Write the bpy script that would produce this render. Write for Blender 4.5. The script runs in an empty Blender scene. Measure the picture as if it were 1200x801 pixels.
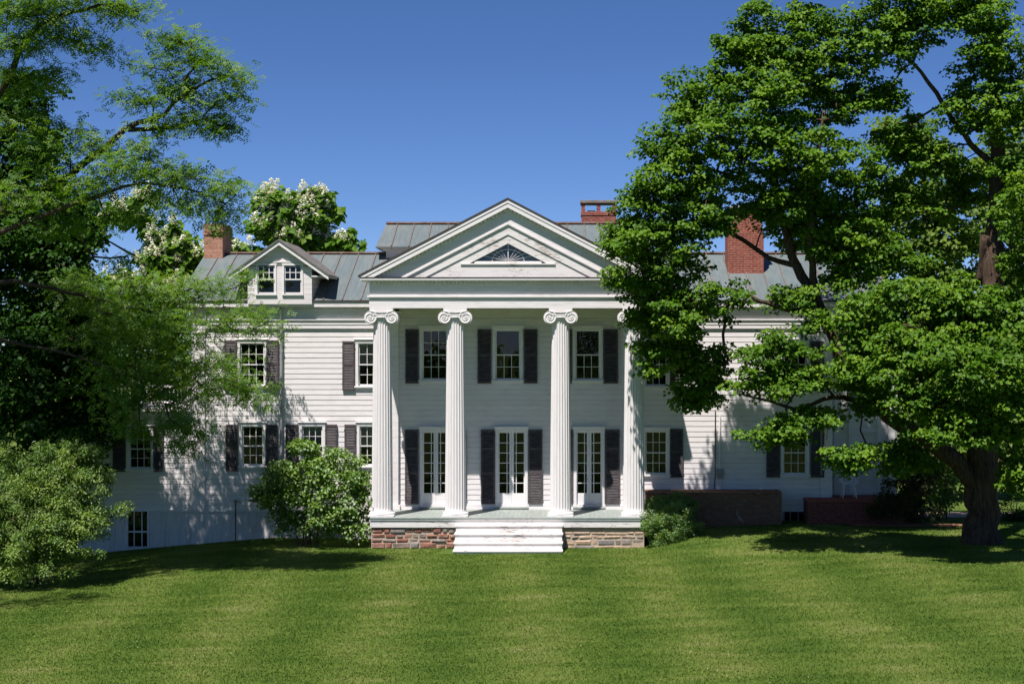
import bpy, math, random
import numpy as np
from mathutils import Vector

R = math.radians
scene = bpy.context.scene
COL = scene.collection
random.seed(7)

# ------------------------------------------------------------------ camera, sky, sun, exposure
CAMX, CAMY, CAMZ, FPX = 1.83, -48.0, 5.63, 1872.0
cam = bpy.data.cameras.new('camera')
cam.sensor_width = 36.0
cam.lens = 36.0 * FPX / 1200.0
cam.shift_x = -70.0 / 1200.0
cam.shift_y = 9.5 / 1200.0
cam.clip_start = 0.5
cam.clip_end = 6000.0
camo = bpy.data.objects.new('camera', cam)
camo.location = (CAMX, CAMY, CAMZ)
camo.rotation_euler = (R(90), 0, 0)
COL.objects.link(camo)
scene.camera = camo

SUN_DIR = Vector((-0.50, -1.0, 2.26)).normalized()      # towards the sun
world = bpy.data.worlds.new('World')
scene.world = world
world.use_nodes = True
wnt = world.node_tree
bg = wnt.nodes['Background']
sky = wnt.nodes.new('ShaderNodeTexSky')
sky.sky_type = 'NISHITA'
sky.sun_disc = False
sky.sun_elevation = math.asin(SUN_DIR.z)
sky.sun_rotation = math.atan2(SUN_DIR.x, SUN_DIR.y)
sky.altitude = 5000.0
sky.air_density = 1.0
sky.dust_density = 0.0
sky.ozone_density = 5.0
hs = wnt.nodes.new('ShaderNodeHueSaturation')
hs.inputs['Saturation'].default_value = 1.12
wnt.links.new(sky.outputs[0], hs.inputs['Color'])
mxs = wnt.nodes.new('ShaderNodeMix'); mxs.data_type = 'RGBA'; mxs.blend_type = 'MULTIPLY'
mxs.inputs[0].default_value = 1.0
mxs.inputs[7].default_value = (1.02, 0.94, 1.04, 1)          # a polarised, slightly violet blue
wnt.links.new(hs.outputs[0], mxs.inputs[6])
wnt.links.new(mxs.outputs[2], bg.inputs[0])
bg.inputs[1].default_value = 0.066

sunl = bpy.data.lights.new('sun', 'SUN')
sunl.energy = 5.0
sunl.angle = R(0.53)
sunl.color = (1.0, 0.925, 0.90)
suno = bpy.data.objects.new('sun', sunl)
suno.rotation_euler = (-SUN_DIR).to_track_quat('-Z', 'Y').to_euler()
suno.location = SUN_DIR * 60
COL.objects.link(suno)

scene.view_settings.view_transform = 'Standard'
scene.view_settings.look = 'None'
scene.view_settings.gamma = 1.0
scene.view_settings.use_curve_mapping = False
scene.view_settings.exposure = 0.68
scene.render.engine = 'CYCLES'
scene.cycles.max_bounces = 8
scene.cycles.diffuse_bounces = 4
scene.cycles.transparent_max_bounces = 8


def PX(px, Y):
    return CAMX + (px - 670.0) * (Y - CAMY) / FPX


def PZ(py, Y):
    return CAMZ - (py - 410.0) * (Y - CAMY) / FPX


# ------------------------------------------------------------------ object helpers
WL = {}


def tag(o, label=None, cat=None, group=None, kind=None):
    if label: o['label'] = label
    if cat: o['category'] = cat
    if group: o['group'] = group
    if kind: o['kind'] = kind
    return o


def empty(name, loc=(0, 0, 0)):
    o = bpy.data.objects.new(name, None)
    o.location = loc
    o.empty_display_size = 0.3
    COL.objects.link(o)
    WL[o.name] = Vector(loc)
    return o


def link(name, me, parent=None):
    o = bpy.data.objects.new(name, me)
    COL.objects.link(o)
    WL[o.name] = Vector((0, 0, 0))
    if parent is not None:
        o.parent = parent
        o.location = -WL[parent.name]
    return o


def np_mesh(name, V, F, mats, tint=None, smooth=False):
    """V (n,3); F (m,k) with one k."""
    me = bpy.data.meshes.new(name)
    n, (m, k) = len(V), F.shape
    me.vertices.add(n)
    me.vertices.foreach_set('co', np.ascontiguousarray(V, dtype=np.float32).ravel())
    me.loops.add(m * k)
    me.loops.foreach_set('vertex_index', np.ascontiguousarray(F, dtype=np.int32).ravel())
    me.polygons.add(m)
    me.polygons.foreach_set('loop_start', np.arange(0, m * k, k, dtype=np.int32))
    me.polygons.foreach_set('loop_total', np.full(m, k, dtype=np.int32))
    if tint is not None:
        a = me.attributes.new('tint', 'FLOAT', 'POINT')
        a.data.foreach_set('value', np.ascontiguousarray(tint, dtype=np.float32))
    me.update(calc_edges=True)
    for mm in mats: me.materials.append(mm)
    if smooth:
        me.polygons.foreach_set('use_smooth', np.ones(m, dtype=bool))
    return me


class MB:
    def __init__(s):
        s.v, s.f, s.m, s.t, s.mi, s.tv = [], [], [], [], 0, 0.5

    def add(s, vs, fs):
        b = len(s.v)
        s.v += [tuple(p) for p in vs]
        s.t += [s.tv] * len(vs)
        s.f += [tuple(i + b for i in f) for f in fs]
        s.m += [s.mi] * len(fs)

    def box(s, x0, x1, y0, y1, z0, z1):
        s.add([(x0, y0, z0), (x1, y0, z0), (x1, y1, z0), (x0, y1, z0), (x0, y0, z1), (x1, y0, z1), (x1, y1, z1), (x0, y1, z1)],
              [(3, 2, 1, 0), (4, 5, 6, 7), (0, 1, 5, 4), (1, 2, 6, 5), (2, 3, 7, 6), (3, 0, 4, 7)])

    def obox(s, a, b, w, h, up=(0, 0, 1)):
        """bar from a to b, width w sideways, height h along up"""
        a, b, up = Vector(a), Vector(b), Vector(up)
        d = (b - a).normalized()
        sd = d.cross(up).normalized()
        u = sd.cross(d).normalized()
        vs = []
        for p in (a, b):
            for i, j in ((-1, -1), (1, -1), (1, 1), (-1, 1)):
                vs.append(p + sd * (i * w / 2) + u * (j * h / 2))
        s.add(vs, [(3, 2, 1, 0), (4, 5, 6, 7), (0, 1, 5, 4), (1, 2, 6, 5), (2, 3, 7, 6), (3, 0, 4, 7)])

    def prism(s, pts, y0, y1):
        """pts (x,z) polygon, extruded along y"""
        n = len(pts)
        vs = [(x, y0, z) for x, z in pts] + [(x, y1, z) for x, z in pts]
        fs = [tuple(range(n)), tuple(range(2 * n - 1, n - 1, -1))]
        fs += [(i, i + n, (i + 1) % n + n, (i + 1) % n) for i in range(n)]
        s.add(vs, fs)

    def prism_x(s, pts, x0, x1):
        """pts (y,z) polygon extruded along x"""
        n = len(pts)
        vs = [(x0, y, z) for y, z in pts] + [(x1, y, z) for y, z in pts]
        fs = [tuple(range(n - 1, -1, -1)), tuple(range(n, 2 * n))]
        fs += [(i, (i + 1) % n, (i + 1) % n + n, i + n) for i in range(n)]
        s.add(vs, fs)

    def quad(s, *p):
        s.add(p, [tuple(range(len(p)))])

    def tube(s, path, r, n=8, cap=True):
        path = [Vector(p) for p in path]
        rr = r if isinstance(r, (list, tuple)) else [r] * len(path)
        vs, fs = [], []
        prev = None
        for i, p in enumerate(path):
            d = (path[min(i + 1, len(path) - 1)] - path[max(i - 1, 0)]).normalized()
            if prev is None:
                a = d.orthogonal().normalized()
            else:
                a = (prev - d * prev.dot(d)).normalized()
            prev = a
            b = d.cross(a)
            for k in range(n):
                t = 2 * math.pi * k / n
                vs.append(p + (a * math.cos(t) + b * math.sin(t)) * rr[i])
        for i in range(len(path) - 1):
            for k in range(n):
                fs.append((i * n + k, i * n + (k + 1) % n, (i + 1) * n + (k + 1) % n, (i + 1) * n + k))
        if cap:
            fs.append(tuple(range(n - 1, -1, -1)))
            fs.append(tuple(range((len(path) - 1) * n, len(path) * n)))
        s.add(vs, fs)

    def rings(s, rings, cap=True):
        n = len(rings[0])
        vs = [p for r in rings for p in r]
        fs = []
        for i in range(len(rings) - 1):
            for k in range(n):
                fs.append((i * n + k, i * n + (k + 1) % n, (i + 1) * n + (k + 1) % n, (i + 1) * n + k))
        if cap:
            fs.append(tuple(range(n - 1, -1, -1)))
            fs.append(tuple(range((len(rings) - 1) * n, len(rings) * n)))
        s.add(vs, fs)

    def build(s, name, mats, parent=None, smooth=False, bevel=0.0):
        me = bpy.data.meshes.new(name)
        me.from_pydata(s.v, [], s.f)
        if not isinstance(mats, (list, tuple)): mats = [mats]
        for m in mats: me.materials.append(m)
        if len(mats) > 1: me.polygons.foreach_set('material_index', s.m)
        a = me.attributes.new('tint', 'FLOAT', 'POINT')
        a.data.foreach_set('value', s.t)
        if smooth: me.polygons.foreach_set('use_smooth', [True] * len(s.f))
        me.update()
        o = link(name, me, parent)
        if bevel:
            b = o.modifiers.new('bevel', 'BEVEL')
            b.width = bevel; b.segments = 2; b.limit_method = 'ANGLE'
        return o


# ------------------------------------------------------------------ materials
class NT:
    def __init__(s, name):
        s.mat = bpy.data.materials.new(name)
        s.mat.use_nodes = True
        s.nt = s.mat.node_tree
        s.p = s.nt.nodes['Principled BSDF']
        s.out = s.nt.nodes['Material Output']

    def n(s, t, **kw):
        o = s.nt.nodes.new('ShaderNode' + t)
        for k, v in kw.items(): setattr(o, k, v)
        return o

    def l(s, a, b): s.nt.links.new(a, b)

    def inp(s, sock, v):
        if hasattr(v, 'is_output') or isinstance(v, bpy.types.NodeSocket): s.l(v, sock)
        elif v is not None: sock.default_value = v

    def obj(s):
        return s.n('TexCoord').outputs['Object']

    def mapping(s, vec, scale):
        m = s.n('Mapping'); s.l(vec, m.inputs[0]); m.inputs['Scale'].default_value = scale
        return m.outputs[0]

    def noise(s, vec, scale, detail=4, rough=0.6, dist=0.0):
        o = s.n('TexNoise'); s.l(vec, o.inputs['Vector'])
        o.inputs['Scale'].default_value = scale; o.inputs['Detail'].default_value = detail
        o.inputs['Roughness'].default_value = rough; o.inputs['Distortion'].default_value = dist
        return o.outputs['Fac']

    def ramp(s, fac, stops):
        o = s.n('ValToRGB'); s.l(fac, o.inputs[0])
        e = o.color_ramp.elements
        while len(e) < len(stops): e.new(0.5)
        for el, (p, c) in zip(e, stops):
            el.position = p
            el.color = (*c, 1) if len(c) == 3 else c
        return o.outputs[0]

    def step(s, fac, a, b):
        o = s.n('MapRange', interpolation_type='SMOOTHSTEP'); s.l(fac, o.inputs[0])
        o.inputs[1].default_value = a; o.inputs[2].default_value = b
        return o.outputs[0]

    def math(s, op, a, b=None):
        o = s.n('Math', operation=op); s.inp(o.inputs[0], a)
        if b is not None: s.inp(o.inputs[1], b)
        return o.outputs[0]

    def mix(s, fac, a, b, mode='MIX'):
        o = s.n('Mix', data_type='RGBA', blend_type=mode)
        s.inp(o.inputs[0], fac)
        for sock, v in ((o.inputs[6], a), (o.inputs[7], b)):
            if isinstance(v, tuple): sock.default_value = (*v, 1) if len(v) == 3 else v
            else: s.l(v, sock)
        return o.outputs[2]

    def xyz(s, vec):
        o = s.n('SeparateXYZ'); s.l(vec, o.inputs[0]); return o.outputs

    def comb(s, x, y, z):
        o = s.n('CombineXYZ')
        for i, v in enumerate((x, y, z)): s.inp(o.inputs[i], v)
        return o.outputs[0]

    def bump(s, h, strength=0.3, dist=0.01):
        o = s.n('Bump'); o.inputs['Strength'].default_value = strength; o.inputs['Distance'].default_value = dist
        s.l(h, o.inputs['Height']); return o.outputs[0]

    def attr(s, name='tint'):
        o = s.n('Attribute'); o.attribute_name = name; return o.outputs['Fac']

    def done(s, col=None, rough=0.6, normal=None, spec=0.4, metal=0.0):
        if col is not None: s.inp(s.p.inputs['Base Color'], (*col, 1) if isinstance(col, tuple) and len(col) == 3 else col)
        s.inp(s.p.inputs['Roughness'], rough)
        s.p.inputs['Specular IOR Level'].default_value = spec
        s.p.inputs['Metallic'].default_value = metal
        if normal is not None: s.l(normal, s.p.inputs['Normal'])
        return s.mat


BOARD = 0.158


def m_paint(name, base=(0.735, 0.71, 0.70), dirt=(0.58, 0.55, 0.525), peel=0.69, board=False, crack='x'):
    m = NT(name)
    v = m.obj()
    st = m.mapping(v, (0.7, 0.7, 5.0) if crack == 'x' else (7.0, 7.0, 0.5))
    big = m.noise(v, 0.7, 5, 0.65)
    streak = m.noise(st, 3.0, 5, 0.7)
    c = m.mix(m.step(streak, 0.42, 0.8), base, dirt)
    c = m.mix(m.math('MULTIPLY', m.step(big, 0.5, 0.85), 0.5), c, dirt)
    if board:
        x, y, z = m.xyz(v)
        zq = m.math('DIVIDE', m.math('SUBTRACT', z, 0.82), BOARD)
        zi = m.math('FLOOR', zq)
        wn = m.n('TexWhiteNoise', noise_dimensions='2D')
        xs = m.math('FLOOR', m.math('ADD', m.math('MULTIPLY', x, 0.29), m.math('MULTIPLY', zi, 0.37)))
        m.l(m.comb(xs, zi, 0.0), wn.inputs['Vector'])
        c = m.mix(m.math('MULTIPLY', wn.outputs['Value'], 0.30), c, dirt)
    if board:                                   # joint line painted at each lap: grime plus the shade under the lip
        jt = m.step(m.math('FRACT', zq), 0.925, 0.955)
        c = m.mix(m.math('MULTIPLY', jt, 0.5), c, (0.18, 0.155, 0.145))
    pn = m.noise(st, 7.0, 6, 0.75)
    pn2 = m.noise(v, 1.3, 3, 0.5)
    pk = m.step(m.math('ADD', m.math('MULTIPLY', pn, 0.75), m.math('MULTIPLY', pn2, 0.35)), peel, peel + 0.035)
    c = m.mix(pk, c, (0.30, 0.255, 0.21))
    b = m.bump(m.math('SUBTRACT', streak, m.math('MULTIPLY', pk, 0.6)), 0.25, 0.006)
    return m.done(c, 0.55, b, 0.35)


def m_simple(name, a, b, scale=6.0, rough=0.6, bump=0.2, spec=0.4, stretch=(1, 1, 1), metal=0.0):
    m = NT(name)
    v = m.mapping(m.obj(), stretch)
    f = m.noise(v, scale, 6, 0.65)
    c = m.mix(m.step(f, 0.3, 0.72), a, b)
    return m.done(c, rough, m.bump(f, bump, 0.008), spec, metal)


def m_brick(name, c1, c2, mortar, bw=0.21, bh=0.072, stain=None):
    m = NT(name)
    x, y, z = m.xyz(m.obj())
    uv = m.comb(m.math('ADD', x, y), z, 0.0)
    br = m.n('TexBrick')
    m.l(uv, br.inputs['Vector'])
    br.inputs['Color1'].default_value = (*c1, 1); br.inputs['Color2'].default_value = (*c2, 1)
    br.inputs['Mortar'].default_value = (*mortar, 1)
    br.inputs['Scale'].default_value = 1.0
    br.inputs['Mortar Size'].default_value = 0.007
    br.inputs['Mortar Smooth'].default_value = 0.2
    br.inputs['Bias'].default_value = 0.0
    br.inputs['Brick Width'].default_value = bw
    br.inputs['Row Height'].default_value = bh
    f = m.noise(m.obj(), 9, 5, 0.7)
    c = m.mix(m.step(f, 0.35, 0.8), br.outputs['Color'], tuple(k * 0.55 for k in c1))
    if stain:
        g = m.noise(m.mapping(m.obj(), (1, 1, 0.7)), 2.6, 6, 0.75, 0.6)
        c = m.mix(m.step(g, 0.60, 0.68), c, stain)
    h = m.math('SUBTRACT', m.math('MULTIPLY', f, 0.4), br.outputs['Fac'])
    return m.done(c, 0.85, m.bump(h, 0.6, 0.008), 0.2)


def m_leaf(name, dark, mid, light, trans=0.38, gloss=0.010, rough=0.5):
    m = NT(name)
    t = m.attr()
    ns = m.noise(m.obj(), 0.8, 3, 0.6)
    f = m.math('ADD', m.math('MULTIPLY', t, 0.75), m.math('MULTIPLY', ns, 0.3))
    c = m.ramp(f, [(0.12, dark), (0.52, mid), (0.95, light)])
    d = m.n('BsdfDiffuse'); m.l(c, d.inputs['Color'])
    tr = m.n('BsdfTranslucent')
    m.l(m.mix(1.0, c, (1.35, 1.5, 0.55), 'MULTIPLY'), tr.inputs['Color'])
    mx = m.n('MixShader'); mx.inputs[0].default_value = trans
    m.l(d.outputs[0], mx.inputs[1]); m.l(tr.outputs[0], mx.inputs[2])
    g = m.n('BsdfGlossy'); g.inputs['Roughness'].default_value = rough; g.inputs['Color'].default_value = (0.9, 0.95, 1, 1)
    m2 = m.n('MixShader'); m2.inputs[0].default_value = gloss
    m.l(mx.outputs[0], m2.inputs[1]); m.l(g.outputs[0], m2.inputs[2])
    m.l(m2.outputs[0], m.out.inputs['Surface'])
    return m.mat


def m_bark(name, a, b):
    m = NT(name)
    v = m.mapping(m.obj(), (1, 1, 0.16))
    f = m.noise(v, 13, 7, 0.72, 0.8)
    pat = m.noise(m.obj(), 1.7, 4, 0.6)
    c = m.mix(m.step(f, 0.34, 0.66), tuple(q * 0.62 for q in a), b)
    c = m.mix(m.math('MULTIPLY', m.step(pat, 0.45, 0.7), 0.5), c, a)
    return m.done(c, 0.95, m.bump(f, 1.0, 0.05), 0.1)


def m_glass(name):
    m = NT(name)
    v = m.obj()
    wob = m.noise(m.mapping(v, (1.0, 1.0, 0.6)), 2.6, 2, 0.5, 0.3)
    b = m.bump(wob, 0.20, 0.03)
    tr = m.n('BsdfTransparent'); tr.inputs[0].default_value = (0.86, 0.89, 0.87, 1)
    g = m.n('BsdfGlossy'); g.inputs['Roughness'].default_value = 0.012; g.inputs[0].default_value = (1, 1, 1, 1)
    m.l(b, g.inputs['Normal'])
    fr = m.n('Fresnel'); fr.inputs[0].default_value = 1.46
    mx = m.n('MixShader'); m.l(fr.outputs[0], mx.inputs[0])
    m.l(tr.outputs[0], mx.inputs[1]); m.l(g.outputs[0], mx.inputs[2])
    m.l(mx.outputs[0], m.out.inputs['Surface'])
    return m.mat


def m_roof(name, axis=0):
    m = NT(name)
    v = m.obj()
    co = m.xyz(v)
    sp = 0.56
    u = m.math('FRACT', m.math('ADD', m.math('DIVIDE', co[axis], sp), 100.0))
    dist = m.math('ABSOLUTE', m.math('SUBTRACT', u, 0.5))       # 0.5 at the seams
    panel = m.n('TexWhiteNoise', noise_dimensions='1D')
    m.l(m.math('FLOOR', m.math('ADD', m.math('DIVIDE', co[axis], sp), 100.0)), panel.inputs['W'])
    st = m.noise(m.mapping(v, (6, 0.5, 0.5)), 2.5, 6, 0.7)
    bl = m.noise(v, 1.1, 5, 0.65)
    c = m.mix(m.step(st, 0.3, 0.75), (0.11, 0.145, 0.148), (0.17, 0.205, 0.20))
    c = m.mix(m.math('MULTIPLY', panel.outputs['Value'], 0.35), c, (0.11, 0.13, 0.128))
    c = m.mix(m.math('MULTIPLY', m.step(bl, 0.5, 0.75), 0.35), c, (0.23, 0.21, 0.175))
    near = m.step(m.math('ADD', dist, m.math('MULTIPLY', m.math('SUBTRACT', st, 0.5), 0.12)), 0.40, 0.52)
    c = m.mix(m.math('MULTIPLY', near, 0.75), c, (0.10, 0.062, 0.045))
    return m.done(c, 0.5, m.bump(bl, 0.15, 0.02), 0.45, 0.15)


M = {}
M['paint'] = m_paint('white_paint')
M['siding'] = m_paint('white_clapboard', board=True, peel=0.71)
M['column'] = m_paint('column_paint', crack='z', peel=0.72, base=(0.70, 0.68, 0.665))
M['worn'] = m_paint('worn_white_paint', peel=0.612, base=(0.72, 0.70, 0.67))
M['trim'] = m_paint('trim_paint', peel=0.80, base=(0.74, 0.725, 0.71), dirt=(0.64, 0.625, 0.60))
M['stucco'] = m_paint('painted_foundation', base=(0.66, 0.65, 0.64), dirt=(0.42, 0.38, 0.34), peel=0.66, crack='z')
M['shutter'] = m_simple('charcoal_shutter_paint', (0.046, 0.040, 0.044), (0.105, 0.090, 0.090), 5, 0.6, 0.2, 0.3, (1, 1, 3))
M['porch'] = m_simple('grey_green_porch_paint', (0.235, 0.275, 0.25), (0.31, 0.345, 0.31), 3, 0.55, 0.15, 0.4, (4, 0.6, 1))
M['ceil'] = m_simple('porch_ceiling_paint', (0.40, 0.45, 0.37), (0.32, 0.37, 0.29), 3, 0.6, 0.1)
M['flash'] = m_simple('dark_flashing', (0.035, 0.028, 0.026), (0.075, 0.05, 0.04), 5, 0.6, 0.1)
M['rust'] = m_simple('rusty_ridge', (0.19, 0.085, 0.055), (0.28, 0.22, 0.19), 4, 0.7, 0.2)
M['seam'] = m_simple('roof_seam', (0.13, 0.10, 0.085), (0.20, 0.20, 0.18), 6, 0.6, 0.2)
M['roof'] = m_roof('standing_seam_roof')
M['brick_red'] = m_brick('red_brick', (0.32, 0.088, 0.055), (0.23, 0.058, 0.040), (0.34, 0.27, 0.23))
M['brick_salmon'] = m_brick('salmon_brick', (0.47, 0.24, 0.155), (0.38, 0.17, 0.11), (0.40, 0.31, 0.25))
M['brick_brown'] = m_brick('brown_brick', (0.25, 0.13, 0.075), (0.18, 0.09, 0.052), (0.24, 0.17, 0.12), stain=(0.52, 0.46, 0.42))
M['brick_dark'] = m_brick('dark_red_brick', (0.22, 0.06, 0.042), (0.15, 0.04, 0.03), (0.22, 0.16, 0.13))
M['concrete'] = m_simple('chimney_slab', (0.28, 0.26, 0.23), (0.16, 0.14, 0.12), 4, 0.9, 0.3, 0.2)
M['glass'] = m_glass('old_window_glass')
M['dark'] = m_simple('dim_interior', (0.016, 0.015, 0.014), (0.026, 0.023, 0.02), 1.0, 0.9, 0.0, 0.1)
M['fan_sky'] = m_simple('blue_sky_backing', (0.16, 0.21, 0.27), (0.22, 0.27, 0.33), 3, 0.9, 0.1, 0.1)  # blue stands in for the sky reflected in the fan window
M['shade'] = m_simple('roller_shade_cloth', (0.26, 0.245, 0.225), (0.31, 0.295, 0.27), 2.0, 0.9, 0.0, 0.1)
M['curtain'] = m_simple('white_curtain', (0.62, 0.63, 0.62), (0.72, 0.72, 0.70), 6, 0.9, 0.1, 0.1, (6, 1, 0.3))
M['iron'] = m_simple('white_iron', (0.78, 0.78, 0.80), (0.66, 0.66, 0.68), 9, 0.4, 0.05)
M['metal'] = m_simple('grey_metal', (0.30, 0.31, 0.31), (0.22, 0.22, 0.22), 6, 0.45, 0.1, 0.5)
M['mortar'] = m_simple('lime_mortar', (0.48, 0.40, 0.31), (0.34, 0.27, 0.20), 7, 0.95, 0.5, 0.1)


def m_stone():
    m = NT('rubble_stone')
    t = m.attr()
    f = m.noise(m.obj(), 7, 7, 0.7, 0.5)
    c = m.ramp(t, [(0.0, (0.24, 0.085, 0.06)), (0.3, (0.33, 0.15, 0.105)), (0.5, (0.26, 0.20, 0.165)), (0.65, (0.22, 0.215, 0.21)), (0.85, (0.43, 0.31, 0.21)), (1.0, (0.50, 0.36, 0.25))])
    c = m.mix(m.step(f, 0.35, 0.75), c, m.mix(0.55, c, (0.12, 0.09, 0.075)))
    sm = m.noise(m.obj(), 4.2, 6, 0.7, 0.8)
    c = m.mix(m.math('MULTIPLY', m.step(sm, 0.54, 0.64), 0.7), c, (0.45, 0.36, 0.27))
    return m.done(c, 0.9, m.bump(f, 0.8, 0.03), 0.2)


M['stone'] = m_stone()


def m_ground(name, cols, blades=False):
    m = NT(name)
    v = m.n('NewGeometry').outputs['Position'] if blades else m.obj()
    x, y, z = m.xyz(v)
    big = m.noise(m.mapping(v, (0.7, 1.9, 0.0)), 0.62, 6, 0.7, 0.4)
    fine = m.noise(m.mapping(v, (1, 2.2, 0.0)), 4.5, 5, 0.7)
    # mowing passes: long diagonal swathes crossing the slope, with ragged edges
    def swathe(ax, ay, per, ph):
        q = m.math('ADD', m.math('MULTIPLY', x, ax), m.math('MULTIPLY', y, ay))
        q = m.math('ADD', q, m.math('MULTIPLY', m.noise(m.mapping(v, (0.5, 0.5, 0.0)), 0.4, 2, 0.5), 0.9))
        return m.math('SINE', m.math('ADD', m.math('MULTIPLY', q, 2 * math.pi / per), ph))
    s1 = swathe(0.99, 0.06, 3.1, 0.5)
    s2 = swathe(-0.14, 0.98, 2.9, 1.0)
    stripe = m.math('ADD', m.math('MULTIPLY', s1, 0.085), m.math('MULTIPLY', s2, 0.018))
    f = m.math('ADD', m.math('ADD', m.math('MULTIPLY', big, 0.84), m.math('MULTIPLY', m.math('SUBTRACT', fine, 0.32), 0.30)), stripe)
    if blades:
        f = m.math('ADD', f, m.math('MULTIPLY', m.math('SUBTRACT', m.attr(), 0.5), 0.16))
    c = m.ramp(f, cols)
    if not blades:
        return m.done(c, 0.9, m.bump(m.noise(v, 22, 6, 0.8), 0.9, 0.05), 0.1)
    d = m.n('BsdfDiffuse'); m.l(c, d.inputs[0])
    tr = m.n('BsdfTranslucent'); m.l(m.mix(1.0, c, (1.25, 1.35, 0.6), 'MULTIPLY'), tr.inputs[0])
    mx = m.n('MixShader'); mx.inputs[0].default_value = 0.3
    m.l(d.outputs[0], mx.inputs[1]); m.l(tr.outputs[0], mx.inputs[2])
    m.l(mx.outputs[0], m.out.inputs[0])
    return m.mat


GC = [(0.28, (0.070, 0.132, 0.020)), (0.46, (0.118, 0.186, 0.032)), (0.60, (0.172, 0.226, 0.050)), (0.76, (0.27, 0.285, 0.11))]
M['lawn'] = m_ground('mown_lawn', [(p, tuple(k * 0.75 for k in c)) for p, c in GC])
M['blade'] = m_ground('grass_blades', GC, True)
M['clover'] = m_simple('clover_head', (0.50, 0.50, 0.30), (0.40, 0.42, 0.18), 20, 0.8, 0.0, 0.1)
M['path'] = m_brick('brick_path', (0.42, 0.24, 0.19), (0.36, 0.19, 0.15), (0.38, 0.30, 0.26))
M['mulch'] = m_simple('leaf_mulch', (0.16, 0.075, 0.04), (0.30, 0.17, 0.09), 14, 0.95, 0.9, 0.1)

# ------------------------------------------------------------------ terrain
_pa = np.array([[-400, -3], [-60, -1.3], [-20, -0.85], [-13, -0.52], [-9.5, -0.2], [-7.1, 0.0], [-4.4, -0.04], [3.9, -0.02], [5.6, 0.42], [8, 0.50], [15, 0.48], [30, 0.55], [60, 0.8], [400, 2]])
_pb = np.array([[-400, -3], [-60, -1.3], [-20, -0.72], [-13, -0.50], [-6, -0.12], [0, 0.0], [6, 0.14], [10, 0.36], [15, 0.46], [60, 0.9], [400, 2]])


def terrain(x, y):
    x = np.asarray(x, float); y = np.asarray(y, float)
    a = np.interp(x, _pa[:, 0], _pa[:, 1]); b = np.interp(x, _pb[:, 0], _pb[:, 1])
    w = np.clip((-y - 2.3) / 4.5, 0, 1); w = w * w * (3 - 2 * w)
    return a * (1 - w) + b * w + 0.02 * np.sin(x * 0.9 + 0.7 * y) * w


def tz(x, y): return float(terrain(x, y))


def geo(a, b, step, far):
    c = list(np.arange(a, b + 1e-6, step))
    s, d = b, step
    while s < far:
        d *= 1.35; s += d; c.append(s)
    s, d = a, step
    while s > -far:
        d *= 1.35; s -= d; c.insert(0, s)
    return np.array(c)


gx, gy = geo(-24, 26, 0.35, 2500), geo(-26, 8, 0.35, 2500)
GX, GY = np.meshgrid(gx, gy)
GZ = terrain(GX, GY)
nx_, ny_ = len(gx), len(gy)
idx = np.arange(nx_ * ny_).reshape(ny_, nx_)
GF = np.stack([idx[:-1, :-1], idx[:-1, 1:], idx[1:, 1:], idx[1:, :-1]], -1).reshape(-1, 4)
lawn = link('lawn', np_mesh('lawn', np.stack([GX, GY, GZ], -1).reshape(-1, 3), GF, [M['lawn']], smooth=True))
tag(lawn, kind='structure')

rng = np.random.default_rng(11)


def grass_blades():
    n = 420000
    y = -25.0 + 25.0 * rng.random(n) ** 0.85
    hw = (y - CAMY) * 0.345
    cx = CAMX - (y - CAMY) * 70 / FPX
    x = cx + hw * (2 * rng.random(n) - 1)
    keep = ~((x > -13.1) & (x < 12.2) & (y > -0.05)) & ~((np.abs(x) < 3.95) & (y > -2.32)) & ~((x > -1.85) & (x < 1.7) & (y > -3.62))
    keep &= ~((x > 4.0) & (x < 8.05) & (y > -1.02)) & ~((x > 8.9) & (x < 12.1) & (y > -0.92))
    keep &= ~(np.hypot((x - 11.6) / 1.9, (y + 1.2) / 0.55) < 1)
    x, y = x[keep], y[keep]; n = len(x)
    z = terrain(x, y) - 0.005
    a = rng.random(n) * 2 * np.pi
    h = 0.022 + 0.024 * rng.random(n); w = 0.010 + 0.008 * rng.random(n)
    lean = 0.035 * rng.random(n)
    la = rng.random(n) * 2 * np.pi
    b = np.stack([x, y, z], -1)
    s = np.stack([np.cos(a) * w, np.sin(a) * w, 0 * a], -1)
    t = b + np.stack([np.cos(la) * lean, np.sin(la) * lean, h], -1)
    V = np.stack([b - s, b + s, t], 1).reshape(-1, 3)
    F = np.arange(3 * n).reshape(-1, 3)
    o = link('grass', np_mesh('grass', V, F, [M['blade']], tint=np.repeat(rng.random(n), 3)))
    tag(o, 'short mown green grass blades covering the front lawn', 'grass', kind='stuff')


grass_blades()

def lawn_litter():
    g = np.random.default_rng(77)
    n = 1100
    y = -24 + 21 * g.random(n); x = CAMX - 1.8 + (y - CAMY) * 0.34 * (2 * g.random(n) - 1)
    # clover heads gather in loose drifts
    d = np.sin(x * 0.7 + 2 * np.sin(y * 0.35)) + np.sin(y * 0.9 + x * 0.2) + g.normal(0, .5, n)
    k = d > 0.5
    x, y = x[k], y[k]; n = len(x)
    c = np.stack([x, y, terrain(x, y) + 0.04], -1)
    a = g.random(n) * 2 * np.pi
    D_ = np.stack([np.cos(a), np.sin(a), 0.4 + 0 * a], -1); N_ = np.stack([g.normal(0, .4, n), -.6 + g.normal(0, .4, n), np.ones(n)], -1)
    s_ = 0.010 + 0.012 * g.random(n)
    V, F = leaf_mesh(c, D_, N_, s_, s_)
    o = link('clover', np_mesh('clover', V, F, [M['clover']], tint=np.repeat(g.random(n), 4)))
    tag(o, 'tiny pale clover heads scattered over the lawn', 'clover', kind='stuff')


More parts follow.
